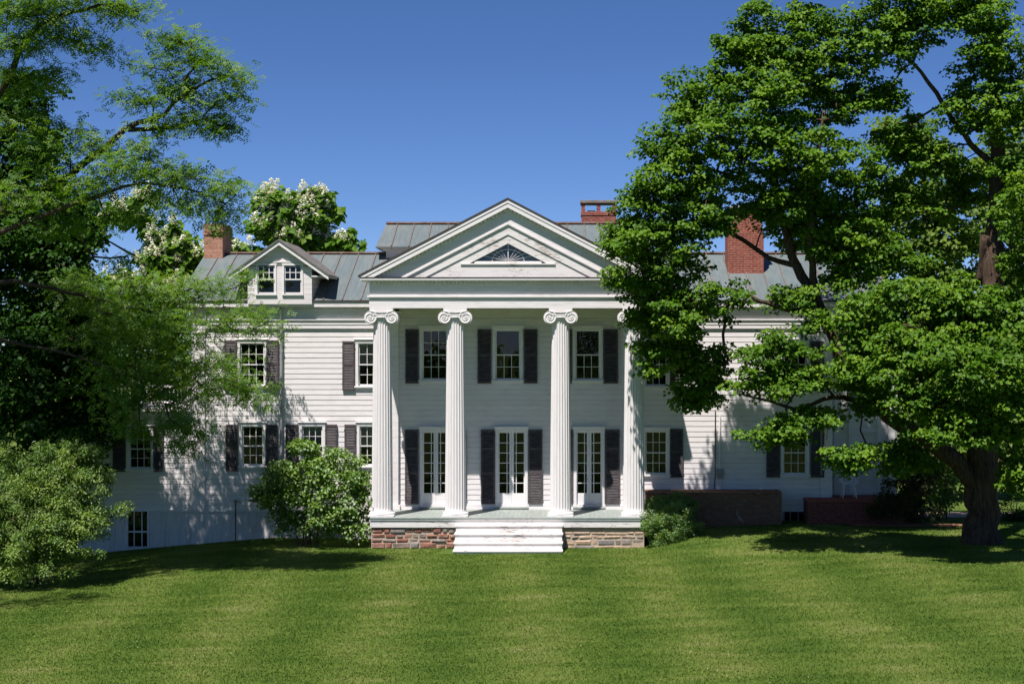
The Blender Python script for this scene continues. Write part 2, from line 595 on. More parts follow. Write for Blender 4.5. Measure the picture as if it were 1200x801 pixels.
b = MB()
pts = []
for k in range(30):
    t = 2 * math.pi * k / 30
    rr = 1 + 0.12 * math.sin(3 * t + 1) + 0.08 * math.sin(7 * t)
    x, y = 11.6 + 1.9 * rr * math.cos(t), -1.2 + 0.55 * rr * math.sin(t)
    pts.append((x, y, tz(x, y) + 0.035))
b.add(pts + [(11.6, -1.2, tz(11.6, -1.2) + 0.06)], [(k, (k + 1) % 30, 30) for k in range(30)])
tag(b.build('mulch_bed', M['mulch']), kind='structure')
b = MB()
xs = np.linspace(12.3, 40, 30)
for i in range(29):
    x0, x1 = xs[i], xs[i + 1]
    b.quad((x0, 1.0, tz(x0, 1) + 0.02), (x1, 1.0, tz(x1, 1) + 0.02), (x1, 2.6, tz(x1, 2.6) + 0.02), (x0, 2.6, tz(x0, 2.6) + 0.02))
tag(b.build('brick_path', M['path']), kind='structure')

# ------------------------------------------------------------------ the house
house = empty('mansion', (0, 0, 0))
tag(house, 'white clapboard mansion with columned portico, dark shutters and grey metal roofs', 'house')

XL, XR, XLOW = -9.58, 9.65, -13.04
ZB = 0.82                                 # foot of the siding
WT = 6.25                                 # head of the siding
openings = []


def window(x0, x1, z0, z1, Y=0.0, cols=3, rows=(2, 2), shade=0.0, cas=0.085, cap=True, parent=house, reveal=0.14, reg=True):
    """double-hung sash window; x0..x1, z0..z1 is the sash opening"""
    if reg: openings.append((x0 - 0.03, x1 + 0.03, z0 - 0.03, z1 + 0.03))
    f = MB()
    f.box(x0 - cas, x0, Y - 0.045, Y + reveal, z0, z1)
    f.box(x1, x1 + cas, Y - 0.045, Y + reveal, z0, z1)
    f.box(x0 - cas - 0.01, x1 + cas + 0.01, Y - 0.052, Y + reveal, z1, z1 + 0.10)
    if cap: f.box(x0 - cas - 0.04, x1 + cas + 0.04, Y - 0.085, Y + 0.0, z1 + 0.102, z1 + 0.135)
    f.box(x0 - cas - 0.03, x1 + cas + 0.03, Y - 0.085, Y + reveal, z0 - 0.055, z0)
    f.box(x0 - cas + 0.01, x1 + cas - 0.01, Y - 0.04, Y + 0.02, z0 - 0.12, z0 - 0.056)
    w = f.build('window', M['trim'], parent, bevel=0.006)
    zm = (z0 + z1) / 2
    for part, (a, c, yy, rw) in {'upper': (zm - 0.018, z1, Y + 0.012, rows[0]), 'lower': (z0, zm + 0.018, Y + 0.052, rows[1])}.items():
        s = MB()
        fr = 0.036
        s.box(x0, x0 + fr, yy, yy + 0.035, a, c); s.box(x1 - fr, x1, yy, yy + 0.035, a, c)
        s.box(x0 + fr, x1 - fr, yy + 0.001, yy + 0.034, a, a + (0.05 if part == 'lower' else 0.036))
        s.box(x0 + fr, x1 - fr, yy + 0.001, yy + 0.034, c - 0.036, c)
        zi0, zi1 = a + (0.05 if part == 'lower' else 0.036), c - 0.036
        if rw:
            for k in range(1, cols):
                xm = x0 + fr + (x1 - x0 - 2 * fr) * k / cols
                s.box(xm - 0.0085, xm + 0.0085, yy + 0.004, yy + 0.03, zi0, zi1)
            for k in range(1, rw):
                zz = zi0 + (zi1 - zi0) * k / rw
                s.box(x0 + fr, x1 - fr, yy + 0.006, yy + 0.028, zz - 0.0085, zz + 0.0085)
        s.build('sash', M['trim'], w)
        g = MB()
        tl = random.uniform(-0.004, 0.004)
        g.quad((x0 + fr, yy + 0.018 - tl, zi0), (x1 - fr, yy + 0.018 + tl * 0.6, zi0), (x1 - fr, yy + 0.018 + tl, zi1), (x0 + fr, yy + 0.018 - tl * 0.5, zi1))
        g.build('pane', M['glass'], w)
    if shade > 0:
        s = MB()
        zs = z1 - (z1 - z0) * shade
        s.quad((x0 + 0.01, Y + 0.12, zs), (x1 - 0.01, Y + 0.12, zs), (x1 - 0.01, Y + 0.125, z1), (x0 + 0.01, Y + 0.125, z1))
        s.box(x0 + 0.01, x1 - 0.01, Y + 0.112, Y + 0.128, zs - 0.02, zs)
        s.build('roller_shade', M['shade'], w)
    return w


def shutter(x0, x1, z0, z1, Y=0.0):
    s = MB()
    y0, y1 = Y - 0.075, Y - 0.035
    st = 0.05
    s.box(x0, x0 + st, y0, y1, z0, z1); s.box(x1 - st, x1, y0, y1, z0, z1)
    rails = [z0, z0 + (z1 - z0) * 0.40, z0 + (z1 - z0) * 0.73, z1 - 0.07] if z1 - z0 > 1.8 else [z0, z0 + (z1 - z0) * 0.5, z1 - 0.07]
    for i, zr in enumerate(rails):
        hh = 0.14 if (i == 0 and len(rails) == 4) else 0.07
        s.box(x0 + st, x1 - st, y0 + 0.002, y1 - 0.002, zr, zr + hh)
    z = z0 + 0.09
    while z < z1 - 0.09:
        s.add([(x0 + st, y0 + 0.004, z - 0.012), (x1 - st, y0 + 0.004, z - 0.012), (x1 - st, y0 + 0.012, z - 0.016), (x0 + st, y0 + 0.012, z - 0.016),
               (x0 + st, y1 - 0.014, z + 0.026), (x1 - st, y1 - 0.014, z + 0.026), (x1 - st, y1 - 0.006, z + 0.022), (x0 + st, y1 - 0.006, z + 0.022)],
              [(0, 1, 5, 4), (3, 7, 6, 2), (0, 3, 2, 1), (4, 5, 6, 7)])
        z += 0.047
    s.box(x0 + st, x1 - st, y1 - 0.004, y1, z0 + 0.02, z1 - 0.02)
    # strap hinges
    for zz in (z0 + 0.18, z1 - 0.2):
        s.box(x0 - 0.012, x0 + 0.03, y0 - 0.006, y0 + 0.001, zz, zz + 0.05)
        s.box(x1 - 0.03, x1 + 0.012, y0 - 0.006, y0 + 0.001, zz, zz + 0.05)
    return s.build('shutter', M['shutter'], house, bevel=0.004)


def pxbox(l, r, t, b, Y=0.0):
    return PX(l, Y), PX(r, Y), PZ(b, Y), PZ(t, Y)


# upper windows of the portico wall (sash openings read off the photograph at the wall's depth)
for (l, r, t, bt, rows) in ((495, 524, 386.5, 445, (2, 2)), (580.5, 609.5, 386.5, 445, (0, 2)), (674.5, 703, 386.5, 445, (0, 2))):
    window(*pxbox(l, r, t, bt), rows=rows, shade=0.0)
for l, r in ((475.3, 490.7), (528, 543.5), (559.8, 575.8), (614, 629.8), (655, 670), (707, 724)):
    shutter(*pxbox(l, r, 385.5, 449))


# french doors
def french_door(l, r):
    x0, x1, z0, z1 = pxbox(l, r, 505, 591)
    openings.append((x0 - 0.03, x1 + 0.03, z0 - 0.2, z1 + 0.03))
    cas = 0.09
    f = MB()
    f.box(x0 - cas, x0, -0.05, 0.14, 0.93, z1); f.box(x1, x1 + cas, -0.05, 0.14, 0.93, z1)
    f.box(x0 - cas - 0.015, x1 + cas + 0.015, -0.058, 0.14, z1, z1 + 0.11)
    f.box(x0 - cas - 0.05, x1 + cas + 0.05, -0.10, 0.0, z1 + 0.112, z1 + 0.15)
    door = f.build('door', M['trim'], house, bevel=0.006)
    t = MB(); t.box(x0 - cas - 0.02, x1 + cas + 0.02, -0.14, 0.14, 0.875, 0.93); t.build('threshold', M['porch'], door, bevel=0.006)
    xm = (x0 + x1) / 2
    zg0, zg1 = PZ(577.5, 0), z1 - 0.05
    for sgn in (-1, 1):
        s = MB(); g = MB(); c = MB()
        a, e = (x0, xm - 0.002) if sgn < 0 else (xm + 0.002, x1)
        so, si = 0.032, 0.062
        ga, ge = (a + so, e - si) if sgn < 0 else (a + si, e - so)
        s.box(a, ga, 0.02, 0.062, 0.932, z1); s.box(ge, e, 0.02, 0.062, 0.932, z1)
        s.box(ga, ge, 0.021, 0.061, zg1, z1)
        s.box(ga, ge, 0.021, 0.061, 0.932, zg0)
        s.box(ga + 0.02, ge - 0.02, 0.014, 0.0205, 0.99, zg0 - 0.05)
        xi = ge - 0.075 if sgn < 0 else ga + 0.075
        s.box(xi - 0.011, xi + 0.011, 0.026, 0.056, zg0, zg1)
        for k in range(1, 6):
            zz = zg0 + (zg1 - zg0) * k / 6
            s.box(ga, ge, 0.028, 0.054, zz - 0.011, zz + 0.011)
        s.build('door_leaf', M['trim'], door)
        g.quad((ga, 0.04, zg0), (ge, 0.042, zg0), (ge, 0.042, zg1), (ga, 0.04, zg1))
        g.build('pane', M['glass'], door)
        # narrow curtain gathered by the meeting stiles
        w_ = 0.022
        cx0, cx1 = (ge - w_, ge + 0.03) if sgn < 0 else (ga - 0.03, ga + w_)
        c.quad((cx0, 0.13, zg0 - 0.1), (cx1, 0.135, zg0 - 0.1), (cx1, 0.135, zg1 + 0.02), (cx0, 0.13, zg1 + 0.02))
        c.build('curtain', M['curtain'], door)
    h = MB()
    h.tube([(xm - 0.035, 0.02, 1.75), (xm - 0.035, -0.03, 1.75), (xm - 0.10, -0.035, 1.75)], 0.010, 6)
    h.build('door_handle', M['metal'], door)


for l, r in ((495.5, 526), (584, 615), (675.8, 705)):
    french_door(l, r)
for l, r in ((474.8, 490.6), (531, 546.5), (563.7, 580), (619.3, 635.6), (656, 671), (709, 726)):
    shutter(*pxbox(l, r, 503, 590))

# left wing
window(*pxbox(281.5, 310, 402, 452)); shutter(*pxbox(263.5, 278, 398.5, 457)); shutter(*pxbox(312.5, 326.8, 398.5, 457))
window(*pxbox(420, 449, 402, 452), shade=0.5); shutter(*pxbox(401.5, 416, 399.5, 457.5)); shutter(*pxbox(452.5, 461, 399.5, 457.5)) if False else None
window(*pxbox(284, 308.5, 499, 545.5)); shutter(*pxbox(265, 279, 497, 552)); shutter(*pxbox(311.5, 325.6, 497, 552))
window(*pxbox(354, 378, 499, 545.5), shade=0.55); shutter(*pxbox(335, 349.5, 497, 552)); shutter(*pxbox(381.5, 395.5, 497, 552))
window(*pxbox(421.5, 446, 499, 545.5), shade=0.5); shutter(*pxbox(404, 417.5, 497, 552))
# right wing
for (l, r) in ((756.5, 781.5), (918, 945)):
    window(*pxbox(l, r, 505, 555.5))
    window(*pxbox(l, r, 402, 452))
for l, r in ((785, 800.3), (897.8, 913.8), (949.5, 965.5)):
    shutter(*pxbox(l, r, 502, 559))
    shutter(*pxbox(l, r, 399.5, 457))


def clap(mb, x0, x1, z0, z1, Y, ops):
    z = z0
    while z < z1 - 1e-4:
        za, zc = z, min(z + BOARD, z1)
        cuts = sorted({za, zc} | {q for o in ops for q in (o[2], o[3]) if za + 1e-4 < q < zc - 1e-4 and o[1] > x0 and o[0] < x1})
        for p, q in zip(cuts[:-1], cuts[1:]):
            mid = (p + q) / 2
            iv = [(x0, x1)]
            for o in ops:
                if o[2] < mid < o[3]:
                    nv = []
                    for a, e in iv:
                        if o[1] <= a or o[0] >= e: nv.append((a, e)); continue
                        if o[0] > a: nv.append((a, o[0]))
                        if o[1] < e: nv.append((o[1], e))
                    iv = nv
            yp = Y - 0.014 + 0.010 * (p - za) / BOARD
            yq = Y - 0.014 + 0.010 * (q - za) / BOARD
            for a, e in iv:
                mb.quad((a, yp, p), (e, yp, p), (e, yq, q), (a, yq, q))
                if p == za: mb.quad((a, Y, p), (e, Y, p), (e, yp, p), (a, yp, p))
        z += BOARD


ZPF = 0.855
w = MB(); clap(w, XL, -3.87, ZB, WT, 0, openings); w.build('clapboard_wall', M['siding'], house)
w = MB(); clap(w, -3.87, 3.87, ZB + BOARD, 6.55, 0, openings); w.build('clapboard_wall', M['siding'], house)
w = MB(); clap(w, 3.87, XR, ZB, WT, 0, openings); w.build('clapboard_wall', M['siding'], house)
# low wing on the left
low_ops = []
lw = pxbox(150.5, 176.5, 503, 549)
_n = len(openings)
window(*lw, Y=0.08)
low_ops = openings[_n:]
shutter(*pxbox(132, 146.7, 498, 552.5), Y=0.08); shutter(*pxbox(179.5, 190.5, 498, 552.5), Y=0.08)
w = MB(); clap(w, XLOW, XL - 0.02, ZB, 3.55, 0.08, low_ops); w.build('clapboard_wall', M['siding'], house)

# side and rear walls, inner rooms
w = MB()
w.prism_x([(0.0, -0.4), (7.2, -0.4), (7.2, 7.1), (3.6, 8.6), (0.0, 7.15)], XL + 0.002, XL + 0.10)
w.prism_x([(0.0, -0.4), (7.2, -0.4), (7.2, 7.1), (3.6, 8.6), (0.0, 7.15)], XR - 0.10, XR - 0.002)
w.box(XL + 0.1, XR - 0.1, 7.1, 7.2, -0.4, 7.1)
w.box(XLOW, XLOW + 0.08, 0.08, 6.0, -1.2, 3.7); w.box(XLOW + 0.08, XL, 5.92, 6.0, -1.2, 3.7)
w.build('side_wall', M['paint'], house)
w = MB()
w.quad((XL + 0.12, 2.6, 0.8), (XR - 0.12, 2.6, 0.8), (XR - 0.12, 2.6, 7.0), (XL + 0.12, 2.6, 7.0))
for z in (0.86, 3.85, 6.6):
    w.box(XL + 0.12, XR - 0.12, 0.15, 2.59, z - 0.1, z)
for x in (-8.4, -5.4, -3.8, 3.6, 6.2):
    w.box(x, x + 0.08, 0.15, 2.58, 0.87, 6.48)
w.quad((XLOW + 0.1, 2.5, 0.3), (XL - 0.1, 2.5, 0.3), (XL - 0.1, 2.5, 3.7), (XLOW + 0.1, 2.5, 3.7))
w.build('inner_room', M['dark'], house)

# corner boards, frieze, eaves, water table of the wings
for (a, e) in ((XL, PX(240.5, -0.02)), (PX(961, 0), XR)):
    tr = MB()
    tr.box(a, e, -0.055, 0.0, ZB, WT - 0.121)
    tr.box(a - 0.03, e + 0.03, -0.08, 0.0, WT - 0.12, WT + 0.012)
    tr.build('corner_pilaster', M['paint'], house, bevel=0.006)
for (a, e, nm) in ((XL - 0.02, -3.87, 'L'), (3.87, 11.75, 'R')):
    fz = MB()
    fz.box(a, e, -0.06, 0.1, WT + 0.02, 6.52)                 # architrave
    fz.box(a - 0.01, e, -0.075, 0.1, 6.395, 6.415)
    fz.box(a - 0.02, e, -0.10, 0.1, 6.52, 6.565)              # moulding
    fz.box(a, e, -0.04, 0.1, 6.565, 6.93)                     # frieze
    fz.build('frieze', M['paint'], house, bevel=0.004)
    ev = MB()
    x0, x1 = (XL - 0.38, -3.9) if nm == 'L' else (3.9, 12.0)
    ev.box(x0, x1, -0.19, 0.1, 6.93, 6.96)
    ev.box(x0, x1, -0.22, -0.15, 6.915, 7.075)
    ev.build('eave', M['paint'], house, bevel=0.004)
    gt = MB(); gt.box(x0 - 0.02, x1 + 0.02, -0.25, -0.14, 7.076, 7.118); gt.build('gutter_edge', M['flash'], house)
    dn = MB()
    x = a + 0.05
    while x < e:
        dn.box(x, x + 0.055, -0.11, -0.041, 6.86, 6.929); x += 0.115
    dn.build('dentil_band', M['paint'], house)
wt = MB()
wt.box(XL - 0.02, -3.95, -0.05, 0.0, ZB - 0.035, ZB + 0.02)
wt.build('water_table', M['paint'], house)
wt = MB()
wt.box(XLOW, XL - 0.021, 0.03, 0.08, ZB - 0.035, ZB + 0.02)
wt.build('water_table', M['paint'], house)
wt = MB()
wt.box(3.95, XR, -0.05, 0.0, ZB - 0.035, ZB + 0.012)
wt.build('water_table', M['paint'], house)
# foundations
fd = MB()
fd.box(XL, -3.93, -0.012, 0.15, -0.8, ZB - 0.036)
fd.build('foundation_wall', M['stucco'], house, bevel=0.01)
fd = MB()
bx0, bx1, bz0, bz1 = pxbox(147.5, 175, 600, 640, 0.07)
fd.box(XLOW, bx0, 0.068, 0.22, -1.3, ZB - 0.036); fd.box(bx1, XL - 0.001, 0.068, 0.22, -1.3, ZB - 0.036)
fd.box(bx0, bx1, 0.068, 0.22, -1.3, bz0)
fd.build('foundation_wall', M['stucco'], house, bevel=0.01)
fd = MB()
qx0, qx1 = PX(917, 0), PX(945, 0)
fd.box(3.93, qx0, -0.012, 0.15, -0.5, ZB - 0.036); fd.box(qx1, XR, -0.012, 0.15, -0.5, ZB - 0.036)
fd.build('foundation_wall', M['stucco'], house, bevel=0.01)
for (x0, x1, z0, z1, Y, n, zc) in ((bx0, bx1, bz0, ZB - 0.04, 0.07, 3, 0.42), (qx0, qx1, 0.36, ZB - 0.04, -0.01, 3, None)):
    f = MB()
    f.box(x0, x0 + 0.06, Y - 0.02, Y + 0.1, z0, z1); f.box(x1 - 0.06, x1, Y - 0.02, Y + 0.1, z0, z1)
    for k in range(1, n):
        xm = x0 + (x1 - x0) * k / n; f.box(xm - 0.014, xm + 0.014, Y + 0.04, Y + 0.07, z0, z1)
    if zc:
        zz = z0 + (z1 - z0) * zc; f.box(x0 + 0.06, x1 - 0.06, Y + 0.036, Y + 0.074, zz - 0.025, zz + 0.025)
    bw = f.build('basement_window', M['trim'] if zc else M['metal'], house)
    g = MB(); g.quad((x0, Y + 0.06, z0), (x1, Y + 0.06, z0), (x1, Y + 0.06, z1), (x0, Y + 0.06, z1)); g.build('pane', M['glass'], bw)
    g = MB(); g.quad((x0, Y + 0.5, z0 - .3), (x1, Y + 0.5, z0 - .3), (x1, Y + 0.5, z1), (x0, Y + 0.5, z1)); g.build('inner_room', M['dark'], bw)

# low wing cornice, roof and balustrade
lc = MB()
lc.box(XLOW - 0.02, XL - 0.01, 0.02, 0.2, 3.55, 3.74)
lc.box(XLOW - 0.12, XL - 0.01, -0.10, 0.2, 3.741, 3.80)
lc.box(XLOW - 0.18, XL - 0.01, -0.18, 6.1, 3.801, 3.90)
lc.build('low_cornice', M['paint'], house, bevel=0.006)
bl = MB()
for x in (XLOW + 0.1, (XLOW + XL) / 2, XL - 0.12):
    bl.box(x - 0.07, x + 0.07, -0.02, 0.12, 3.90, 4.62); bl.box(x - 0.09, x + 0.09, -0.04, 0.14, 4.621, 4.66)
bl.box(XLOW + 0.1, XL - 0.12, 0.01, 0.09, 4.50, 4.57); bl.box(XLOW + 0.1, XL - 0.12, 0.02, 0.08, 3.98, 4.03)
x = XLOW + 0.25
while x < XL - 0.2:
    bl.box(x - 0.017, x + 0.017, 0.033, 0.067, 4.031, 4.499); x += 0.115
bl.build('balustrade', M['trim'], house)


# roofs
def roof_slab(name, x0, x1, ye, ze, yr, zr, xr0=None, xr1=None, th=0.05, both=True, mat='roof'):
    """gabled or hipped metal roof; xr0, xr1 are the ridge ends"""
    xr0 = x0 if xr0 is None else xr0; xr1 = x1 if xr1 is None else xr1
    yb = 2 * yr - ye
    m_ = MB()
    A, B, Cc, D = (x0, ye, ze), (x1, ye, ze), (x1, yb, ze), (x0, yb, ze)
    E, F_ = (xr0, yr, zr), (xr1, yr, zr)
    m_.quad(A, B, F_, E); m_.quad(Cc, D, E, F_)
    m_.quad(B, Cc, F_); m_.quad(D, A, E)
    lo = [(p[0], p[1], p[2] - th) for p in (A, B, Cc, D)]
    for p, q, pl, ql in ((A, B, lo[0], lo[1]), (B, Cc, lo[1], lo[2]), (Cc, D, lo[2], lo[3]), (D, A, lo[3], lo[0])):
        m_.quad(pl, ql, q, p)
    m_.quad(*lo[::-1])
    r = m_.build(name, M[mat], house)
    s = MB()
    x = math.ceil(x0 / 0.56) * 0.56
    sl = Vector((0, -(zr - ze), yr - ye)).normalized()
    while x < x1:
        t0 = 0.0; t1 = 1.0
        if x > xr1: t1 = (x1 - x) / (x1 - xr1)
        if x < xr0: t1 = (x - x0) / (xr0 - x0)
        if t1 > 0.03:
            pa = Vector((x, ye, ze)); pb = Vector((x, ye + (yr - ye) * t1, ze + (zr - ze) * t1))
            s.obox(pa + sl * 0.012, pb + sl * 0.012, 0.024, 0.042, up=sl)
        x += 0.56
    s.build('roof_seam', M['seam'], r)
    c = MB()
    c.obox((xr0, yr, zr + 0.03), (xr1, yr, zr + 0.03), 0.22, 0.05)
    if xr1 < x1: c.obox((xr1, yr, zr + 0.02), (x1, ye, ze + 0.02), 0.06, 0.05)
    c.build('ridge_cap', M['rust'], r)
    return r


roof_slab('roof', XL - 0.42, PX(1066, -0.23), -0.23, 7.12, 3.6, 8.74, xr1=PX(1000, 3.6))
# raised block behind the portico
bk = MB(); bk.box(-4.12, 4.12, 3.2, 6.4, 7.5, 8.86); bk.build('upper_block', M['paint'], house)
bk = MB(); bk.box(-4.30, 4.30, 3.05, 6.55, 8.861, 8.90); bk.box(-4.22, 4.22, 3.12, 6.48, 8.80, 8.8605); bk.build('eave', M['paint'], house)
roof_slab('upper_roof', -4.42, 4.42, 2.9, 8.93, 4.8, 9.80, xr0=-4.3, xr1=4.3)

# dormer
dx0, dx1, dY = -7.847, -5.93, -0.3
dc = (dx0 + dx1) / 2
SL = 0.70
zap = 8.80
dw = MB()
lz0, lz1 = PZ(344, dY), PZ(311, dY)
wl = [(PX(301.8, dY), PX(322, dY)), (PX(333, dY), PX(353.2, dY))]
zs = zap - SL * (dx1 - dc)
# front boards around the two sash openings
dw.box(dx0, wl[0][0], dY, dY + 0.08, 7.0, lz1); dw.box(wl[0][1], wl[1][0], dY, dY + 0.08, 7.0, lz1); dw.box(wl[1][1], dx1, dY, dY + 0.08, 7.0, lz1)
for a, e in wl: dw.box(a, e, dY, dY + 0.08, 7.0, lz0)
dw.prism([(dx0, lz1), (dx1, lz1), (dx1, zs), (dc, zap), (dx0, zs)], dY, dY + 0.08)
dw.box(dx0 + 0.05, dx1 - 0.05, dY - 0.03, dY, lz1 + 0.08, lz1 + 0.125)
# clapboard cheeks
for sx, xx in ((-1, dx0), (1, dx1)):
    z = 7.1
    while z < zs:
        zt = min(z + 0.13, zs)
        p = [(xx + sx * 0.022, dY, z), (xx + sx * 0.022, 2.4, z), (xx + sx * 0.003, 2.4, zt), (xx + sx * 0.003, dY, zt)]
        dw.quad(*(p if sx > 0 else p[::-1]))
        dw.quad((xx, dY, z), (xx + sx * 0.022, dY, z), (xx + sx * 0.022, 2.4, z), (xx, 2.4, z))
        z += 0.13
    a_, e_ = sorted((xx, xx - sx * 0.06)); dw.box(a_, e_, dY + 0.081, 2.4, zs, zs + 0.085)
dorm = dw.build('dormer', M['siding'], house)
dr = MB()
ov = 0.55
for sx in (-1, 1):
    xe = dc + sx * (dx1 - dc + ov)
    pts = [(dc, zap + 0.13), (xe, zap + 0.13 - SL * abs(xe - dc)), (xe, zap + 0.09 - SL * abs(xe - dc)), (dc, zap + 0.09)]
    if sx < 0: pts = pts[::-1]
    dr.prism(pts, dY - 0.20, 3.0)
dr.build('dormer_roof', M['seam'], dorm)
df = MB()
for sx in (-1, 1):
    xe = dc + sx * (dx1 - dc + ov - 0.03)
    for (o1, o2, y0, y1) in ((0.088, -0.045, dY - 0.17, dY - 0.12), (0.086, 0.05, dY - 0.119, dY - 0.001)):
        pts = [(dc, zap + o1), (xe, zap + o1 - SL * abs(xe - dc)), (xe, zap + o2 - SL * abs(xe - dc)), (dc, zap + o2)]
        if sx < 0: pts = pts[::-1]
        df.prism(pts, y0, y1)
    # side eave boards
    xa, xb = sorted((xe, dc + sx * (dx1 - dc)))
    df.prism_x([(dY - 0.1, zap + 0.045 - SL * abs(xe - dc)), (2.6, zap + 0.045 - SL * abs(xe - dc)), (2.6, zap + 0.08 - SL * abs(xe - dc)), (dY - 0.1, zap + 0.08 - SL * abs(xe - dc))], xa, xb)
df.build('dormer_bargeboard', M['paint'], dorm)
for a, e in wl:
    o = MB(); zm = PZ(327.3, dY); Y = dY
    o.mi = 0
    o.box(a - 0.05, a, Y - 0.025, Y + 0.1, lz0, lz1); o.box(e, e + 0.05, Y - 0.025, Y + 0.1, lz0, lz1)
    o.box(a - 0.06, e + 0.06, Y - 0.03, Y + 0.1, lz1, lz1 + 0.06); o.box(a - 0.06, e + 0.06, Y - 0.05, Y + 0.1, lz0 - 0.05, lz0)
    for (za, zc, yy) in ((zm - 0.02, lz1, Y + 0.01), (lz0, zm + 0.02, Y + 0.045)):
        o.box(a, a + 0.035, yy, yy + 0.03, za, zc); o.box(e - 0.035, e, yy, yy + 0.03, za, zc)
        o.box(a + 0.035, e - 0.035, yy + 0.001, yy + 0.029, za, za + 0.04); o.box(a + 0.035, e - 0.035, yy + 0.001, yy + 0.029, zc - 0.035, zc)
    for k in (1, 2):
        xm = a + (e - a) * k / 3; o.box(xm - 0.011, xm + 0.011, Y + 0.014, Y + 0.034, zm, lz1)
    zz = (zm + lz1) / 2; o.box(a, e, Y + 0.016, Y + 0.032, zz - 0.011, zz + 0.011)
    o.mi = 1
    o.quad((a, Y + 0.026, zm), (e, Y + 0.027, zm), (e, Y + 0.026, lz1), (a, Y + 0.026, lz1))
    o.quad((a, Y + 0.06, lz0), (e, Y + 0.061, lz0), (e, Y + 0.06, zm), (a, Y + 0.06, zm))
    o.build('dormer_window', [M['trim'], M['glass']], dorm)
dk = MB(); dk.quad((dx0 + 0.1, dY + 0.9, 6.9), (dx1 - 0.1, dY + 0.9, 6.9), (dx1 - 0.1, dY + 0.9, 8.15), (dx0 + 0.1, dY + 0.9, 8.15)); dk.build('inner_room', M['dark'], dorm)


# chimneys
def chimney(x0, x1, y0, y1, z0, z1, mat, bands=(), slab=None):
    c = MB()
    c.box(x0, x1, y0, y1, z0, z1)
    for (a, e, o) in bands: c.box(x0 - o, x1 + o, y0 - o, y1 + o, a, e)
    ch = c.build('chimney', M[mat], house, bevel=0.008)
    if slab:
        s = MB(); s.box(*slab); s.build('chimney_cap', M['concrete'], ch, bevel=0.01)
    return ch


Yc = 3.2
chimney(PX(239, Yc), PX(261, Yc), Yc, Yc + 1.35, -0.6, PZ(276.5, Yc), 'brick_salmon',
        bands=((PZ(275.5, Yc), PZ(263.5, Yc), 0.025), (PZ(276.6, Yc), PZ(275.4, Yc), 0.012)), slab=(PX(239.5, Yc), PX(260.5, Yc), Yc + 0.03, Yc + 1.32, PZ(263.4, Yc), PZ(261.5, Yc)))
Yc = 5.4
x0, x1 = PX(681.5, Yc), PX(722, Yc)
ch = chimney(x0, x1, Yc, Yc + 0.9, 8.6, PZ(248, Yc), 'brick_red', bands=((PZ(252.5, Yc), PZ(247.8, Yc), 0.02),))
for xx in (x0, (x0 + x1) / 2 - 0.06, x1 - 0.12):
    for yy in (Yc, Yc + 0.78):
        pr = MB(); pr.box(xx, xx + 0.12, yy, yy + 0.12, PZ(247.7, Yc), PZ(238, Yc))
        pr.build('chimney_pillar', M['brick_red'], ch)
s = MB(); s.box(x0 - 0.04, x1 + 0.04, Yc - 0.05, Yc + 0.95, PZ(237.9, Yc), PZ(234.6, Yc)); s.build('chimney_cap', M['concrete'], ch, bevel=0.01)
s = MB(); s.box(x0 + 0.2, (x0 + x1) / 2 - 0.12, Yc + 0.25, Yc + 0.6, PZ(247.7, Yc), PZ(245.8, Yc)); s.build('flue_liner', M['stucco'], ch)
Yc = 1.9
ch3 = chimney(PX(853, Yc), PX(895, Yc), Yc, Yc + 0.95, 7.6, PZ(271, Yc), 'brick_red')
s = MB()
s.box(PX(855, Yc), PX(893, Yc), Yc + 0.04, Yc + 0.9, PZ(271, Yc), PZ(248, Yc))
s.box(PX(853, Yc), PX(895, Yc), Yc, Yc + 0.95, PZ(247.9, Yc), PZ(244, Yc))
s.build('chimney_stack', M['brick_red'], ch3, bevel=0.008)
s = MB(); s.box(PX(857, Yc), PX(875, Yc), Yc + 0.1, Yc + 0.7, PZ(243.9, Yc), PZ(240.5, Yc)); s.build('chimney_cap', M['stucco'], ch3, bevel=0.02)

# ------------------------------------------------------------------ portico
PW = 3.93
pf = MB()
xx = -PW
while xx < PW - 0.01:
    xe = min(xx + 0.131, PW)
    pf.box(xx, xe - 0.003, -2.44, 0.0, ZPF - 0.035, ZPF); xx += 0.131
pf.build('porch_floor', M['porch'], house)
ap = MB(); ap.box(-PW, PW, -2.40, 0.0, 0.57, ZPF - 0.0355); ap.box(-PW, PW, -2.425, -2.401, 0.77, ZPF - 0.0358)
ap.build('porch_apron', M['worn'], house, bevel=0.006)
bb = MB(); bb.box(-3.35, 3.35, -0.04, 0.0, ZPF, ZPF + 0.15)
bb.build('baseboard', M['paint'], house)

# rubble base: real stones standing proud of the mortar
st = MB(); st.mi = 1; st.box(-PW + 0.03, PW - 0.03, -2.335, -1.9, -0.3, 0.569); st.box(-PW + 0.03, -PW + 0.5, -1.9, 0, -0.3, 0.569); st.box(PW - 0.5, PW - 0.03, -1.9, 0, -0.3, 0.569)
st.mi = 0
rs = random.Random(5)


